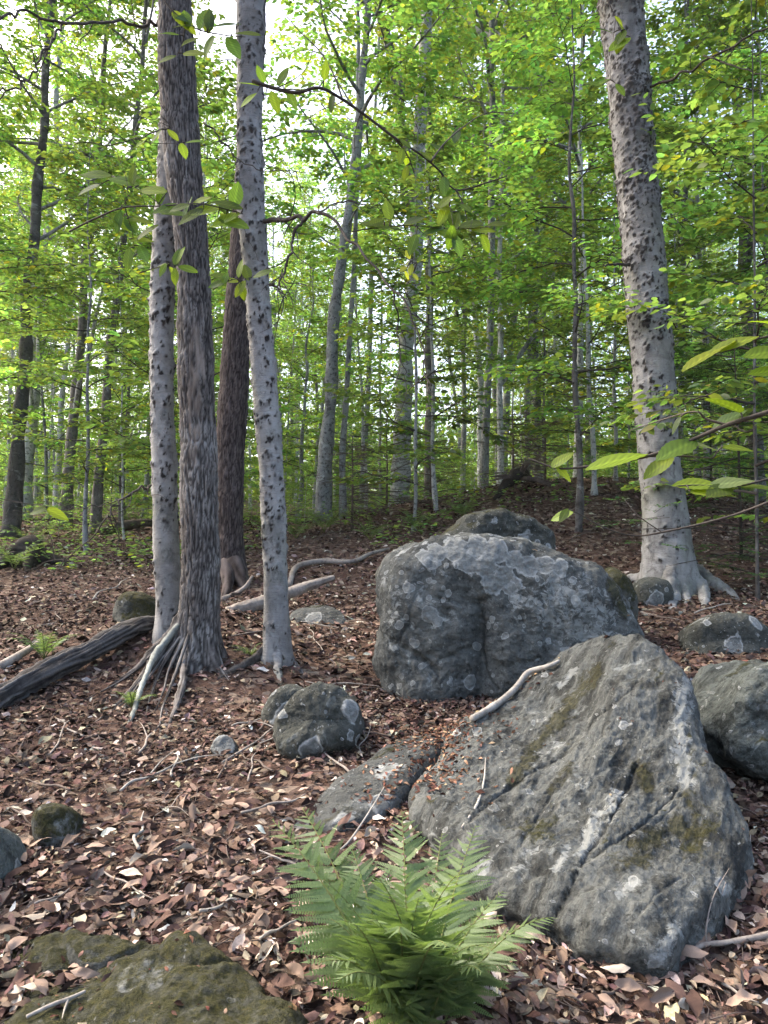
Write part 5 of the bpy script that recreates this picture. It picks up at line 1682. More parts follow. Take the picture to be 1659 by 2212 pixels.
# ------------------------------------------------------------------ fern
def pinna_mesh(name, seed, tint):
    """one leaflet of the fern, 1 long: a midrib with toothed lobes either side"""
    r = np.random.default_rng(seed)
    V, T = [], []
    nl = 17
    for k in range(nl):
        x = 0.04 + 0.88 * k / nl
        w = 0.112 * (1 - 0.72 * (k / nl) ** 1.25) * r.uniform(0.9, 1.1)
        wd = 0.022 * (1 - 0.35 * k / nl)
        for s in (-1, 1):
            b = len(V)
            lean_ = 0.34 * w
            z = -0.05 * w - 0.03 * x * x
            V += [(x, 0, -0.03 * x * x), (x + 2 * wd, 0, -0.03 * (x + wd) ** 2), (x + 0.25 * lean_ - 0.3 * wd, s * 0.45 * w, 0.10 * w - 0.03 * x * x), (x + 0.75 * lean_ + 1.9 * wd, s * 0.5 * w, 0.02 * w - 0.03 * x * x),
                  (x + lean_ + 0.5 * wd, s * w, z), (x + 1.05 * lean_ + 1.6 * wd, s * 0.85 * w, z)]
            f = [(0, 1, 3), (0, 3, 2), (2, 3, 5), (2, 5, 4)]
            T += [tuple(b + q for q in (t if s < 0 else t[::-1])) for t in f]
    b = len(V)
    V += [(0.90, -0.02, -0.03), (0.90, 0.02, -0.03), (1.02, 0, -0.05)]
    T += [(b, b + 2, b + 1)]
    V = np.array(V)
    col = np.array(tint)[None] * np.exp(r.normal(0, 0.10, (len(V), 1)))
    return mesh_np(name, V, np.array(T), M_FERN, False, cols={'tint': col})

M_RACHIS = mat_wood('fern_stalk', (0.09, 0.115, 0.03), (0.19, 0.20, 0.07))

def frond_geometry(base, tip, sag, npair, wid, r, start=0.22):
    """arching midrib and a matrix for each leaflet"""
    base, tip = np.asarray(base), np.asarray(tip)
    d = tip - base
    L = np.linalg.norm(d)
    up = np.array((0, 0, 1.0))
    c1 = base + d * 0.30 + up * L * (sag + 0.10)
    c2 = base + d * 0.72 + up * L * sag
    t = np.linspace(0, 1, 40)[:, None]
    P = (1 - t) ** 3 * base + 3 * (1 - t) ** 2 * t * c1 + 3 * (1 - t) * t ** 2 * c2 + t ** 3 * tip
    S = np.concatenate([[0], np.cumsum(np.linalg.norm(np.diff(P, axis=0), axis=1))])
    L = S[-1]
    T = unit(np.gradient(P, axis=0))
    mats = []
    roll = r.normal(0, 0.25)
    for k in range(npair):
        f = start + (1 - start) * ((k + 0.3) / npair) ** 0.93
        i = np.interp(f * L, S, np.arange(40))
        p = np.array([np.interp(i, np.arange(40), P[:, q]) for q in range(3)])
        tt = np.array([np.interp(i, np.arange(40), T[:, q]) for q in range(3)])
        tt /= np.linalg.norm(tt)
        side = np.cross(tt, up)
        if np.linalg.norm(side) < 0.2:
            side = np.cross(tt, np.array((0.3, -1, 0.1)))
        side /= np.linalg.norm(side)
        nrm = np.cross(side, tt)
        g = (f - start) / (1 - start)
        ln = wid * L * min(1.0, 0.72 + 1.4 * g) * (1 - g) ** 0.72 + 0.008
        for s in (-1, 1):
            sd = side * math.cos(roll) + nrm * math.sin(roll) * s * 0 + nrm * 0.10
            x = sd * s * math.cos(0.5 + 0.3 * g) + tt * math.sin(0.5 + 0.3 * g) + np.array((0, 0, -0.22)) + r.normal(0, 0.11, 3)
            x /= np.linalg.norm(x)
            n = nrm + r.normal(0, 0.25, 3)
            y = np.cross(n, x)
            y /= np.linalg.norm(y)
            n = np.cross(x, y)
            Mx = Matrix.Identity(4)
            l_ = ln * r.uniform(0.9, 1.08)
            for a_, v in enumerate((x, y, n)):
                for b_ in range(3):
                    Mx[b_][a_] = v[b_] * l_
            Mx.translation = p + tt * (0.006 * s)
            mats.append(Mx)
    return P, mats

def join_matrices(name, me, mats, off):
    n = len(me.vertices)
    co = np.empty(n * 3, np.float32)
    me.vertices.foreach_get('co', co)
    co = np.c_[co.reshape(-1, 3), np.ones(n)]
    tr = np.empty(len(me.polygons) * 3, np.int32)
    me.polygons.foreach_get('vertices', tr)
    tr = tr.reshape(-1, 3)
    tc = np.empty(n * 4, np.float32)
    me.attributes['tint'].data.foreach_get('color', tc)
    V = np.concatenate([(co @ np.array(m).T)[:, :3] for m in mats]) - np.asarray(off)
    T = np.concatenate([tr + k * n for k in range(len(mats))])
    return mesh_np(name, V, T, M_FERN, False, cols={'tint': np.tile(tc.reshape(-1, 4)[:, :3], (len(mats), 1))})

PIN = [pinna_mesh('pinna', 1, (0.115, 0.168, 0.066)), pinna_mesh('pinna', 2, (0.132, 0.188, 0.072)), pinna_mesh('pinna', 3, (0.100, 0.150, 0.058))]

def big_fern():
    r = np.random.default_rng(61)
    g0 = onground(880, 2.02)
    t = thing('fern', 'large feathery green fern growing in front of the sloping slab', 'fern', g0)
    # tip px, tip py, depth of tip, arch, tone
    fr = [(588, 1772, 2.25, 0.10, 1), (652, 1744, 2.45, 0.08, 0), (868, 1752, 2.45, 0.02, 1), (1028, 1782, 2.4, 0.06, 0), (1086, 1925, 2.2, 0.12, 1),
          (1192, 1982, 2.05, 0.20, 0), (760, 1830, 2.3, 0.06, 0), (955, 1800, 2.5, 0.04, 2),
          (1000, 1880, 1.85, 0.16, 1), (700, 1900, 1.95, 0.12, 0), (1060, 2050, 1.80, 0.22, 1), (862, 2015, 1.72, 0.22, 0), (965, 2045, 1.70, 0.22, 1), (745, 1990, 1.80, 0.2, 0),
          (820, 1900, 1.85, 0.14, 0), (1040, 2100, 1.78, 0.24, 0), (905, 1940, 1.85, 0.16, 1), (730, 2120, 1.78, 0.24, 0),
          (715, 1985, 2.05, 0.16, 1), (960, 1905, 2.0, 0.10, 0), (872, 1870, 2.05, 0.06, 1), (1050, 1985, 1.95, 0.16, 0), (800, 1990, 1.78, 0.20, 1), (1100, 2090, 1.9, 0.2, 2), (690, 2080, 1.9, 0.2, 0)]
    for k, (px, py, Y, sag, tone) in enumerate(fr):
        tip = at(px, py, Y)
        b = g0 + np.array((r.normal(0, 0.025), r.normal(0, 0.025), 0.0))
        P, mats = frond_geometry(b, tip, sag, 24, 0.30 + 0.04 * r.random(), r, 0.20)
        f = put('frond', rough_tube('frond', M_RACHIS, P - 0, np.linspace(0.0032, 0.0007, len(P)), ns=6, n=40, origin=g0), t)
        if k in (0, 2, 5, 8, 10):
            for m in mats:
                o = put('pinna', PIN[tone], f)
                mm = m.copy()
                mm.translation = m.translation - Vector(g0)
                o.matrix_local = mm
        else:
            o = put('pinnae', join_matrices('pinnae', PIN[tone], mats, g0), f)
            o['kind'] = 'stuff'
big_fern()

def small_fern(x, y, size, label, group=None, n=7, tone=0, seed=0):
    r = np.random.default_rng(seed)
    g0 = np.array((x, y, float(gz(x, y))))
    t = thing('small_fern', label, 'fern', g0, group)
    for k in range(n):
        a = k * 6.283 / n + r.normal(0, 0.3)
        rr = size * r.uniform(0.55, 0.95)
        tip = g0 + np.array((math.cos(a) * rr, math.sin(a) * rr, size * r.uniform(0.25, 0.7)))
        P, mats = frond_geometry(g0, tip, 0.22, 14, 0.22, r, 0.2)
        f = put('frond', join_matrices('frond', PIN[tone], mats, g0), t)
        put('stalk', rough_tube('stalk', M_RACHIS, P, np.linspace(0.004, 0.001, len(P)), ns=4, n=14, origin=g0), f)
for k, (px, py, s, lab) in enumerate([(285, 1530, 0.17, 'little fern sprouting over the pale root of twin trunks'), (95, 1425, 0.28, 'small fern beside the fallen log and crooked branch'),
                                      (905, 1150, 0.55, 'pale green fern clump behind the boulder and back rock'), (540, 1420, 0.14, 'tiny fern at the root of the slim pocked beech'),
                                      (640, 1165, 0.6, 'fern clump under the speckled grey beech'), (700, 1150, 0.6, 'fern clump right of the speckled grey beech'),
                                      (30, 1232, 0.6, 'fern clump in front of the rotten stump'), (800, 1168, 0.5, 'fern clump between speckled beech and boulder'),
                                      (1000, 1120, 0.5, 'fern clump just beyond the back rock'), (70, 1185, 0.6, 'fern clump behind the rotten stump')]):
    g = gpt(px, py)
    small_fern(g[0], g[1], s, lab, None, 7 + k % 3, (1, 0, 1)[k % 3], 70 + k)

# ------------------------------------------------------------------ overhanging sprays of beech leaves
def beech_leaf(name, tint, seed):
    r = np.random.default_rng(seed)
    nu, nv = 15, 4
    V, T = [], []
    for i in range(nu + 1):
        s = i / nu
        w = 0.25 * (math.sin(math.pi * min(1, s ** 0.82)) ** 0.75) * (1 - 0.10 * s)
        ser = 0.020 if i % 2 else 0.0
        for j in range(-nv, nv + 1):
            q = j / nv
            e = abs(q) == 1
            x = s + 0.16 * abs(q) * w * 2 * (1 - s)
            z = 0.10 * abs(q) * w - 0.10 * (s - 0.35) ** 2 + 0.020 * math.cos((s - 0.30 * abs(q)) * nu * math.pi) * abs(q) * (1 - 0.4 * abs(q)) + 0.015 * math.sin(5 * s + seed) * q
            V.append((x, q * (w + (ser if e else 0)), z))
    m = 2 * nv + 1
    Q = []
    for i in range(nu):
        for j in range(m - 1):
            a = i * m + j
            Q.append((a, a + m, a + m + 1, a + 1))
    V = np.array(V)
    col = np.tile(np.array(tint), (len(V), 1)) * np.exp(r.normal(0, 0.05, (len(V), 1)))
    sv = np.array([[math.cos((i / nu - 0.30 * abs(j) / nv) * nu * math.pi) for j in range(-nv, nv + 1)] for i in range(nu + 1)]).ravel()
    col = col * (1 + 0.22 * sv)[:, None]
    rib = np.tile((np.abs(np.arange(-nv, nv + 1)) == 0), nu + 1)
    col[rib] = col[rib] * 1.35
    return mesh_np(name, V, np.array(Q), M_NEAR, True, cols={'tint': col})

BL = {'bright': [beech_leaf('leaf', (0.16, 0.215, 0.018), 1), beech_leaf('leaf', (0.145, 0.20, 0.02), 2)],
      'mid': [beech_leaf('leaf', (0.085, 0.130, 0.014), 3), beech_leaf('leaf', (0.078, 0.12, 0.015), 4)],
      'dark': [beech_leaf('leaf', (0.05, 0.085, 0.022), 5), beech_leaf('leaf', (0.058, 0.095, 0.022), 6)],
      'pale': [beech_leaf('leaf', (0.17, 0.235, 0.09), 7)], 'yellow': [beech_leaf('leaf', (0.34, 0.36, 0.04), 8)]}

def spray(label, stem, srad, leaves, twigs=(), seed=0, lean=1.0, name='beech_branch'):
    """stem: (px,py,Y) points; leaves: (px, py, Y, direction deg on the picture [0 = right, 90 = up], length px, tone)"""
    r = np.random.default_rng(seed)
    P = np.array([at(*p) for p in stem])
    t = thing(name, label, 'branch', P[0])
    n = max(24, 8 * len(stem))
    put('stem', rough_tube('stem', M_TWIG, P, np.linspace(srad, srad * 0.35, len(P)), ns=7, n=n, amp=0.12, freq=25, origin=P[0]), t)
    dense = [catmull(P, 120)]
    for tw in twigs:
        Q = np.array([at(*p) for p in tw])
        put('twig', rough_tube('twig', M_TWIG, Q, np.linspace(srad * 0.55, srad * 0.2, len(Q)), ns=5, n=22, amp=0.1, freq=25, origin=P[0]), t)
        dense.append(catmull(Q, 60))
    dense = np.concatenate(dense)
    if stem[0][2] > 2.0 and len(stem) > 3:
        side_twigs(t, dense[:120:4], P[0], srad, seed + 50, 8 if len(stem) > 8 else 4, 0.10, 0.40 if len(stem) > 8 else 0.2)
    leaves = list(leaves)
    if stem[0][2] > 1.3 and len(leaves) > 2:
        ls = np.mean([q[4] for q in leaves])
        lo = int(len(dense) * 0.12)
        for e in range(int(0.9 * len(leaves))):
            q = dense[int(r.integers(lo, len(dense)))] + r.normal(0, 0.012, 3)
            dp = q[1] * CP + (q[2] - CAMZ) * SP
            leaves.append((829.5 + FPX * q[0] / dp, 1106 - FPX * (-q[1] * SP + (q[2] - CAMZ) * CP) / dp, q[1], r.uniform(0, 360), ls * r.uniform(0.65, 1.05), ['mid', 'bright', 'dark', 'mid'][e % 4]))
    for k, lf in enumerate(leaves):
        px, py, Y, ang, ln, tone = lf
        p = at(px, py, Y)
        size = ln * m_per_px(Y) * (1.25 if Y > 1.3 else 0.92)
        a = R(ang)
        x = np.array((math.cos(a), r.normal(0.0, 0.25), math.sin(a)))
        x /= np.linalg.norm(x)
        nn = np.array((r.normal(0, 0.25), -(lean if Y > 1.3 else 0.45) + r.normal(0, 0.2), 0.8))
        y = np.cross(nn, x)
        y /= np.linalg.norm(y)
        nn = np.cross(x, y)
        ms = BL[tone]
        o = put('leaf', ms[k % len(ms)], t)
        Mx = Matrix.Identity(4)
        for a_, v in enumerate((x, y, nn)):
            for b_ in range(3):
                Mx[b_][a_] = v[b_] * size
        Mx.translation = p - P[0]
        o.matrix_local = Mx
        j = np.argmin(np.linalg.norm(dense - p, axis=1))
        d = np.linalg.norm(dense[j] - p)
        if d > 0.004:
            mid = (dense[j] + p) / 2 + np.array((0, 0, 0.06 * d))
            put('leaf_stalk', rough_tube('leaf_stalk', M_TWIG, np.array([dense[j], mid, p]), [0.0016 * Y / 1.5] * 2 + [0.001], ns=4, n=8, origin=P[0]), t)

Y1 = 1.05
spray('leafy beech branch with big ribbed leaves reaching across the thick pocked trunk', [(1760, 850, 1.0), (1659, 890, 1.0), (1570, 918, 1.02), (1500, 948, 1.04), (1400, 985, 1.06), (1300, 1003, 1.08), (1210, 1012, 1.1), (1140, 990, 1.12)], 0.0036,
      [(1400, 980, 1.06, 192, 150, 'bright'), (1505, 950, 1.04, 205, 130, 'mid'), (1455, 985, 1.05, 215, 95, 'bright'), (1480, 955, 1.04, -12, 95, 'pale'),
       (1560, 965, 1.03, -8, 70, 'bright'), (1190, 1010, 1.1, 35, 70, 'bright'), (1200, 1005, 1.1, -50, 55, 'bright'), (1140, 992, 1.12, 140, 42, 'pale'), (1600, 890, 1.02, 170, 140, 'mid'), (1540, 925, 1.03, 30, 90, 'dark'),
       (1470, 900, 1.04, 250, 48, 'dark')],
      twigs=[[(1570, 918, 1.02), (1525, 905, 1.03), (1490, 890, 1.04), (1360, 930, 1.2)], [(1400, 985, 1.06), (1470, 985, 1.05), (1540, 990, 1.03)]], seed=1)
spray('lower beech twig with a cluster of leaves under the ribbed ones', [(1760, 1010, 1.15), (1659, 1035, 1.15), (1590, 1050, 1.15), (1500, 1048, 1.15), (1460, 1050, 1.15)], 0.0022,
      [(1560, 1048, 1.15, 178, 115, 'bright'), (1580, 1050, 1.15, 200, 100, 'mid'), (1490, 1062, 1.14, -5, 110, 'bright'), (1530, 1050, 1.15, 8, 105, 'pale'), (1600, 1052, 1.15, -2, 80, 'mid')], seed=2)
spray('thin bare beech twig with one leaf at its tip crossing the thick trunk foot', [(1760, 1040, 1.4), (1659, 1085, 1.42), (1560, 1120, 1.45), (1430, 1150, 1.48), (1370, 1157, 1.5), (1310, 1142, 1.5), (1250, 1110, 1.5), (1228, 1100, 1.5)], 0.0026,
      [(1240, 1105, 1.5, 200, 44, 'bright'), (1228, 1098, 1.5, 235, 30, 'mid')], twigs=[[(1430, 1150, 1.48), (1380, 1115, 1.5), (1350, 1080, 1.52)]], seed=3)
spray('broad beech leaves hanging above the long ribbed branch', [(1790, 690, 0.95), (1700, 715, 0.95), (1620, 735, 0.96), (1560, 735, 0.97)], 0.0022,
      [(1590, 735, 0.96, 208, 165, 'bright'), (1640, 725, 0.95, 197, 130, 'bright'), (1700, 755, 0.94, 190, 115, 'bright'), (1680, 700, 0.95, 172, 70, 'bright'), (1700, 800, 0.93, 183, 90, 'bright')], seed=4)
spray('beech spray crossing in front of the dark furrowed trunk', [(150, 500, 2.4), (210, 470, 2.35), (270, 448, 2.3), (350, 445, 2.25), (430, 440, 2.2), (500, 455, 2.2), (525, 462, 2.2)], 0.0032,
      [(300, 400, 2.3, 165, 62, 'mid'), (285, 405, 2.3, 80, 40, 'mid'), (362, 415, 2.25, 168, 58, 'bright'), (395, 445, 2.25, 200, 58, 'mid'), (415, 440, 2.22, 10, 40, 'bright'), (440, 450, 2.2, 215, 55, 'mid'),
       (480, 448, 2.2, 190, 62, 'bright'), (525, 450, 2.2, 175, 60, 'mid'), (520, 460, 2.2, 205, 55, 'bright'), (470, 470, 2.2, -20, 62, 'mid'), (240, 380, 2.35, 175, 60, 'mid'), (215, 400, 2.35, 185, 55, 'dark'),
       (260, 455, 2.3, 250, 40, 'dark'), (280, 535, 2.35, 260, 40, 'dark'), (300, 530, 2.35, 300, 38, 'dark')],
      twigs=[[(350, 445, 2.25), (310, 415, 2.28), (250, 385, 2.33)], [(270, 448, 2.3), (285, 500, 2.33), (290, 535, 2.35)]], seed=5)
spray('small beech sprig dangling before the pale twin trunk', [(300, 590, 2.6), (350, 575, 2.6), (385, 572, 2.6)], 0.002,
      [(365, 570, 2.6, 185, 40, 'mid'), (380, 570, 2.6, 60, 34, 'bright'), (385, 575, 2.6, -15, 36, 'mid'), (378, 578, 2.6, 270, 32, 'bright')], seed=6)
spray('beech sprig dangling before the slim pocked trunk', [(460, 625, 2.7), (500, 605, 2.7), (540, 600, 2.7)], 0.002,
      [(500, 602, 2.7, 175, 40, 'mid'), (515, 600, 2.7, 80, 34, 'bright'), (530, 605, 2.7, 240, 36, 'bright'), (545, 600, 2.7, 20, 38, 'mid'), (520, 610, 2.7, 280, 32, 'mid')], seed=7)
spray('dark crooked beech bough arching from a leaf tuft over the wood', [(545, 175, 3.3), (590, 190, 3.3), (640, 200, 3.3), (690, 190, 3.3), (740, 215, 3.35), (790, 250, 3.4), (850, 296, 3.45), (910, 335, 3.5), (950, 370, 3.55), (985, 410, 3.6), (1050, 395, 3.65), (1095, 380, 3.7)], 0.009,
      [(560, 185, 3.3, 170, 42, 'bright'), (555, 200, 3.28, 215, 40, 'bright'), (570, 180, 3.3, 110, 34, 'mid'), (585, 195, 3.3, 290, 40, 'mid'), (600, 185, 3.3, 60, 38, 'mid'), (620, 195, 3.3, 300, 36, 'dark'), (650, 190, 3.3, 40, 36, 'mid'),
       (835, 285, 3.45, 10, 34, 'bright'), (700, 175, 3.3, 80, 36, 'mid'), (720, 200, 3.35, 260, 34, 'dark'), (870, 320, 3.45, 260, 30, 'mid'), (960, 380, 3.55, 270, 36, 'dark')],
      twigs=[[(850, 296, 3.45), (880, 335, 3.5), (895, 375, 3.55)], [(740, 215, 3.35), (720, 160, 3.4), (690, 110, 3.45), (640, 60, 3.5), (600, 10, 3.55)], [(985, 410, 3.6), (1000, 440, 3.6), (1010, 480, 3.6)],
             [(930, 350, 3.5), (960, 310, 3.6), (1000, 275, 3.7), (1050, 245, 3.8), (1110, 245, 3.9)]], seed=8)
spray('row of dark beech leaves on a fine twig beyond the arching bough', [(760, 500, 2.8), (830, 490, 2.8), (900, 488, 2.8), (980, 495, 2.8), (1060, 490, 2.8)], 0.0026,
      [(850, 490, 2.8, 175, 44, 'mid'), (870, 485, 2.8, 20, 44, 'dark'), (905, 488, 2.8, 5, 46, 'mid'), (935, 495, 2.8, 340, 46, 'mid'), (960, 490, 2.8, 200, 44, 'dark'), (990, 490, 2.8, 10, 46, 'mid'), (1020, 495, 2.8, 350, 44, 'bright'),
       (1050, 488, 2.8, 12, 42, 'mid'), (900, 505, 2.8, 250, 40, 'dark'), (980, 505, 2.8, 290, 44, 'dark'), (1040, 505, 2.8, 300, 36, 'mid'), (820, 492, 2.8, 160, 40, 'mid')],
      twigs=[[(980, 495, 2.8), (975, 460, 2.82), (970, 430, 2.85)]], seed=9)
spray('cluster of beech leaves hanging between the two tall left trunks', [(330, -40, 2.0), (370, 20, 2.0), (420, 60, 2.02), (480, 75, 2.05), (530, 80, 2.08)], 0.003,
      [(372, 22, 2.0, 315, 62, 'bright'), (420, 55, 2.0, 190, 40, 'mid'), (450, 60, 2.02, 15, 60, 'dark'), (460, 75, 2.04, 250, 48, 'mid'), (490, 78, 2.05, 300, 50, 'dark'), (500, 72, 2.06, -5, 55, 'mid'), (430, 80, 2.03, 230, 46, 'mid'),
       (380, 120, 2.05, 200, 40, 'mid')], twigs=[[(400, 45, 2.0), (395, 90, 2.02), (382, 120, 2.05)]], seed=10)
spray('little bright sprig before the dark furrowed trunk', [(290, 300, 2.7), (340, 310, 2.7), (395, 308, 2.7)], 0.002,
      [(385, 305, 2.7, 130, 30, 'bright'), (390, 308, 2.7, 290, 34, 'bright'), (400, 308, 2.7, 5, 34, 'mid')], seed=11)
spray('single pale green leaf on a fine twig before the thick trunk top', [(1300, -30, 2.3), (1330, 40, 2.3), (1345, 75, 2.3)], 0.002,
      [(1362, 80, 2.3, 215, 52, 'bright'), (1345, 78, 2.3, 250, 40, 'bright'), (1320, 170, 2.4, 200, 32, 'mid'), (1330, 180, 2.4, 300, 30, 'mid'), (1300, 185, 2.4, 170, 34, 'mid')], twigs=[[(1330, 40, 2.3), (1322, 110, 2.35), (1318, 172, 2.4)]], seed=12)
spray('bright yellow-green leaves on a twig left of the log', [(-30, 1070, 2.5), (40, 1085, 2.5), (110, 1095, 2.5)], 0.002,
      [(100, 1098, 2.5, 330, 42, 'bright'), (105, 1095, 2.5, 200, 36, 'mid')], seed=13)
spray('small yellow leaf tuft in front of the blotchy tall tree', [(840, 560, 6.0), (870, 555, 6.0), (900, 570, 6.0)], 0.004,
      [(885, 560, 6.0, 110, 20, 'yellow'), (890, 570, 6.0, 260, 22, 'yellow'), (880, 575, 6.0, 220, 20, 'yellow'), (900, 565, 6.0, 20, 20, 'yellow'), (875, 585, 6.0, 290, 18, 'yellow'), (892, 590, 6.0, 300, 18, 'yellow')], seed=14)

# ------------------------------------------------------------------ understorey shrubs, dead boughs, stump, root plate
def shrub(x, y, h, label, group, seed, dead=False, needle=False):
    r = np.random.default_rng(seed)
    g0 = np.array((x, y, float(gz(x, y)) - 0.03))
    t = thing('dead_shrub' if dead else 'conifer_sapling', label, 'shrub', g0, group)
    g = Geo()
    LP, LD = [], []
    for k in range(26 if dead else 30):
        a = r.random() * 6.28
        z = h * (k + 0.5) / 30
        L = h * 0.75 * (1 - 0.75 * z / h) * r.uniform(0.6, 1.2)
        d = np.array((math.cos(a), math.sin(a), r.uniform(-0.15, 0.35)))
        p0 = np.array((0, 0, z))
        pts = np.array([p0, p0 + d * L * 0.5 + r.normal(0, 0.03, 3), p0 + d * L + np.array((0, 0, -0.12 * L))])
        g.tube(pts, [0.010, 0.006, 0.002], 4, False)
        for q in range(9):
            s = r.uniform(0.15, 1)
            o = p0 + d * L * s
            td = fork_dir(d / np.linalg.norm(d), R(r.uniform(30, 70)), 1 if q % 2 else -1, r)
            tl = 0.35 * L * r.uniform(0.4, 1.1)
            g.tube(np.array([o, o + td * tl]), [0.003, 0.0012], 3, False)
            for e in range(5):
                fd = fork_dir(td, R(r.uniform(25, 65)), 1 if e % 2 else -1, r)
                q0 = o + td * tl * r.random()
                if needle:
                    m = 10
                    for w in range(m):
                        LP.append(q0 + fd * 0.14 * w / m)
                        LD.append(fork_dir(fd, R(60), 1 if w % 2 else -1, r))
                else:
                    g.tube(np.array([q0, q0 + fd * 0.16 * r.uniform(0.4, 1.1)]), [0.002, 0.0008], 3, False)
    g.tube(np.array([(0, 0, 0), (0.01, 0.0, h * 0.5), (0, 0.02, h)]), [0.022, 0.014, 0.004], 6)
    put('stems', g.mesh('stems', M_STICKD if dead else M_TWIG), t)
    if needle:
        LP, LD = np.array(LP), np.array(LD)
        put('needles', make_leaves('needles', LP, LD, np.array((0, 0, 1.0)) + r.normal(0, 0.3, LP.shape), r.uniform(0.025, 0.04, len(LP)), green(r, len(LP), 0.0, (0.05, 0.09, 0.035)), M_LEAF, 4), t)
for k, (px, Y, h, lab) in enumerate([(760, 11.5, 1.5, 'brown dead shrub of fine twigs between speckled beech and boulder'), (835, 12.5, 1.7, 'brown dead shrub of fine twigs before the blotchy tall tree'),
                                     (1110, 12.5, 1.5, 'brown dead boughs above the dark root plate'), (1180, 13.0, 1.5, 'brown dead boughs beside the pale straight tree'), (930, 13.0, 1.3, 'brown dead twigs before the brown-grey tree')]):
    shrub((px - 829.5) / FPX * Y, Y, h, lab, None, 200 + k, dead=True)
for k, (px, Y, h, lab) in enumerate([(1600, 9.0, 3.0, 'dark needled hemlock sapling beyond the thick pocked beech'), (1720, 8.0, 3.0, 'dark needled hemlock sapling cut by the picture edge'), (1540, 12.0, 2.6, 'dark needled hemlock sapling farther back beside the grey tree')]):
    shrub((px - 829.5) / FPX * Y, Y, h, lab, None, 220 + k, needle=True)

def stump():
    M_ROT = mat_wood('rotten_wood', (0.010, 0.009, 0.008), (0.06, 0.05, 0.04))
    c = onground(60, 10.0)
    t = thing('rotten_stump', 'black rotten stump among ferns on the left slope', 'stump', c)
    r = np.random.default_rng(9)
    P = np.array([c + (0, 0, -0.1), c + (0.02, 0, 0.15), c + (0.05, 0, 0.32)])
    put('bole', rough_tube('bole', M_ROT, P, [0.32, 0.24, 0.15], ns=22, n=26, amp=0.6, freq=5, origin=c), t)
    for k in range(6):
        a = k * 1.05 + r.normal(0, 0.2)
        q = np.array([c + (0, 0, 0.12), c + (math.cos(a) * 0.32, math.sin(a) * 0.32, 0.08), c + (math.cos(a) * 0.65, math.sin(a) * 0.65, 0.0)])
        q[2][2] = float(gz(q[2][0], q[2][1])) - 0.02
        put('root', rough_tube('root', M_ROT, q, [0.12, 0.08, 0.03], ns=10, n=20, amp=0.5, freq=8, origin=c), t)
    c = onground(1118, 12.0)
    t = thing('root_plate', 'dark reddish upturned root plate beyond the back rock', 'stump', c)
    P = np.array([c + (-0.35, 0, -0.05), c + (-0.15, 0, 0.22), c + (0.05, 0, 0.38), c + (0.3, 0.1, 0.25)])
    put('bole', rough_tube('bole', M_ROT, P, [0.04, 0.08, 0.10, 0.03], ns=16, n=30, amp=0.6, freq=7, origin=c), t)
    for k in range(7):
        a = r.uniform(-0.4, 3.5)
        q = np.array([c + (0.05, 0, 0.3), c + (0.05 + math.cos(a) * 0.25, -0.1, 0.3 + math.sin(a) * 0.15), c + (0.05 + math.cos(a) * 0.5, -0.15, 0.25 + math.sin(a) * 0.28)])
        put('root', rough_tube('root', M_STICKD, q, [0.04, 0.025, 0.008], ns=7, n=16, amp=0.3, origin=c), t)
    stick('fallen_log', 'curved dark fallen log on the slope below the brown-grey tree', [G(215, 1158, .08), G(265, 1150, .12), G(320, 1142, .12), G(385, 1135, .06)], [0.09, 0.10, 0.08, 0.05], M_STICKD, cat='log', ns=12, n=40, amp=0.25, seed=20)
stump()

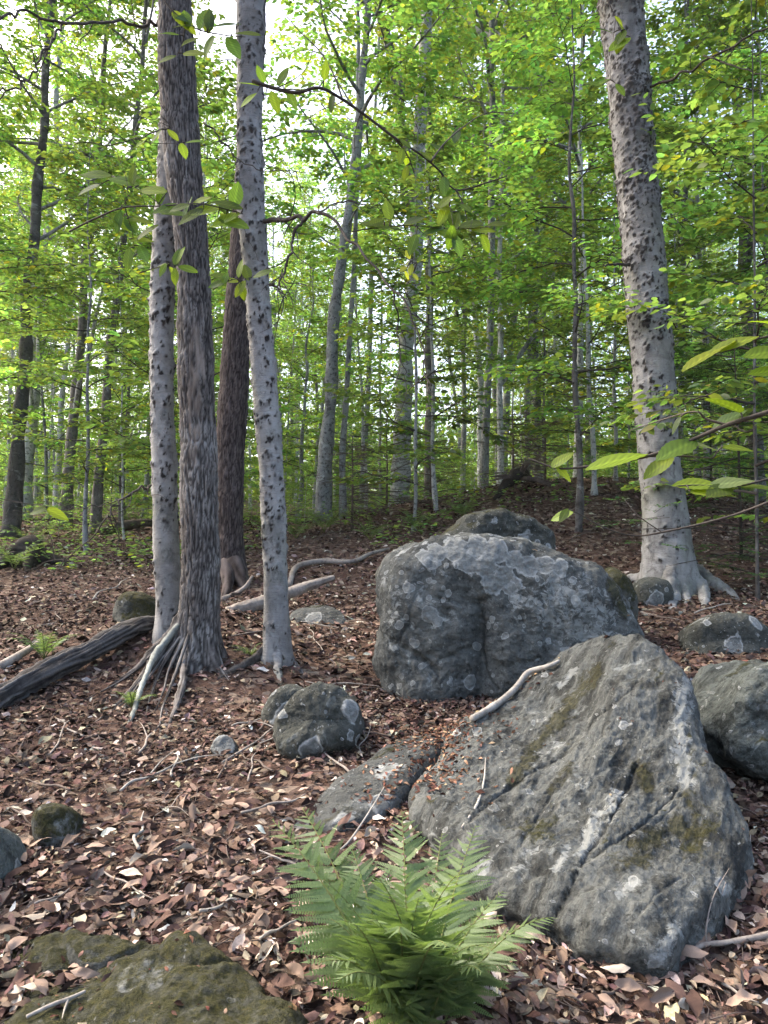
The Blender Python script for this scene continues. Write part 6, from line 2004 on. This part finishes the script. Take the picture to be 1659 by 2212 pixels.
def seedlings():
    """low green seedlings scattered over the far floor"""
    r = np.random.default_rng(44)
    n = 4200
    y = 8.5 + 26 * r.random(n) ** 1.3
    x = r.uniform(-1, 1, n) * (0.55 * y + 0.5)
    keep = perlin(np.stack([x * 0.5, y * 0.5, x * 0], -1)) > -0.05
    keep &= ~((x > 0.8) & (y < 11))
    keep &= ~((np.abs(x) < 2.5) & (y < 9.5)) & ~((x < -0.5) & (y < 9.2))
    x, y = x[keep], y[keep]
    g = []
    P, D = [], []
    for a, b in zip(x, y):
        z = float(gz(a, b))
        h = r.uniform(0.08, 0.45)
        for k in range(int(r.integers(5, 11))):
            th = r.random() * 6.28
            P.append((a + 0.10 * math.cos(th), b + 0.10 * math.sin(th), z + h * r.uniform(0.5, 1.0)))
            D.append((math.cos(th), math.sin(th), -0.1))
    P, D = np.array(P), np.array(D)
    o = put('ground_cover', make_leaves('ground_cover', P, D, np.array((0, 0, 1.0)) + r.normal(0, 0.3, P.shape), r.uniform(0.05, 0.10, len(P)), green(r, len(P), 0.02, (0.14, 0.215, 0.075)), M_LEAF, 6))
    tag(o, 'low green seedlings scattered over the far forest floor', 'ground cover', kind='stuff')
seedlings()


def twig_litter():
    """small broken twigs strewn through the leaves"""
    r = np.random.default_rng(91)
    g = Geo()
    for k in range(1500):
        y = 1.6 + 7.5 * r.random() ** 1.4
        x = r.uniform(-1, 1) * (0.52 * y + 0.1)
        a = r.random() * 6.28
        L = r.uniform(0.05, 0.22) * (0.7 + 0.08 * y)
        d = np.array((math.cos(a), math.sin(a), 0))
        P = np.array([np.array((x, y, 0)) + d * L * q + np.array((r.normal(0, 0.05) * L, r.normal(0, 0.05) * L, 0)) for q in (0, 0.5, 1)])
        P[:, 2] = gz(P[:, 0], P[:, 1]) + 0.014 + 0.016 * r.random(3)
        w = r.uniform(0.0008, 0.0022) * (0.75 + 0.1 * y)
        g.tube(P, [w, w * 0.9, w * 0.5], 4, False)
    o = put('twig_litter', g.mesh('twig_litter', M_STICKD))
    tag(o, 'broken brown twigs strewn through the leaf litter', 'twigs', kind='stuff')
twig_litter()

# ------------------------------------------------------------------ faint haze between the far trees
def haze(density):
    x0, x1, y0, y1, z0, z1 = -580, 580, -45, 430, -9.0, 60.0
    V = [(x, y, z) for x in (x0, x1) for y in (y0, y1) for z in (z0, z1)]
    F = [(0, 1, 3, 2), (4, 6, 7, 5), (0, 4, 5, 1), (2, 3, 7, 6), (0, 2, 6, 4), (1, 5, 7, 3)]
    m = bpy.data.materials.new('haze')
    m.use_nodes = True
    n = m.node_tree.nodes
    n.remove(n['Principled BSDF'])
    v = n.new('ShaderNodeVolumePrincipled')
    v.inputs['Density'].default_value = density
    v.inputs['Color'].default_value = (0.93, 0.97, 1.0, 1)
    m.node_tree.links.new(v.outputs[0], n['Material Output'].inputs['Volume'])
    o = put('haze', mesh_np('haze', np.array(V), np.array(F), m, False))
    tag(o, 'faint pale haze hanging between the far trees', 'haze', kind='stuff')
haze(0.0004)
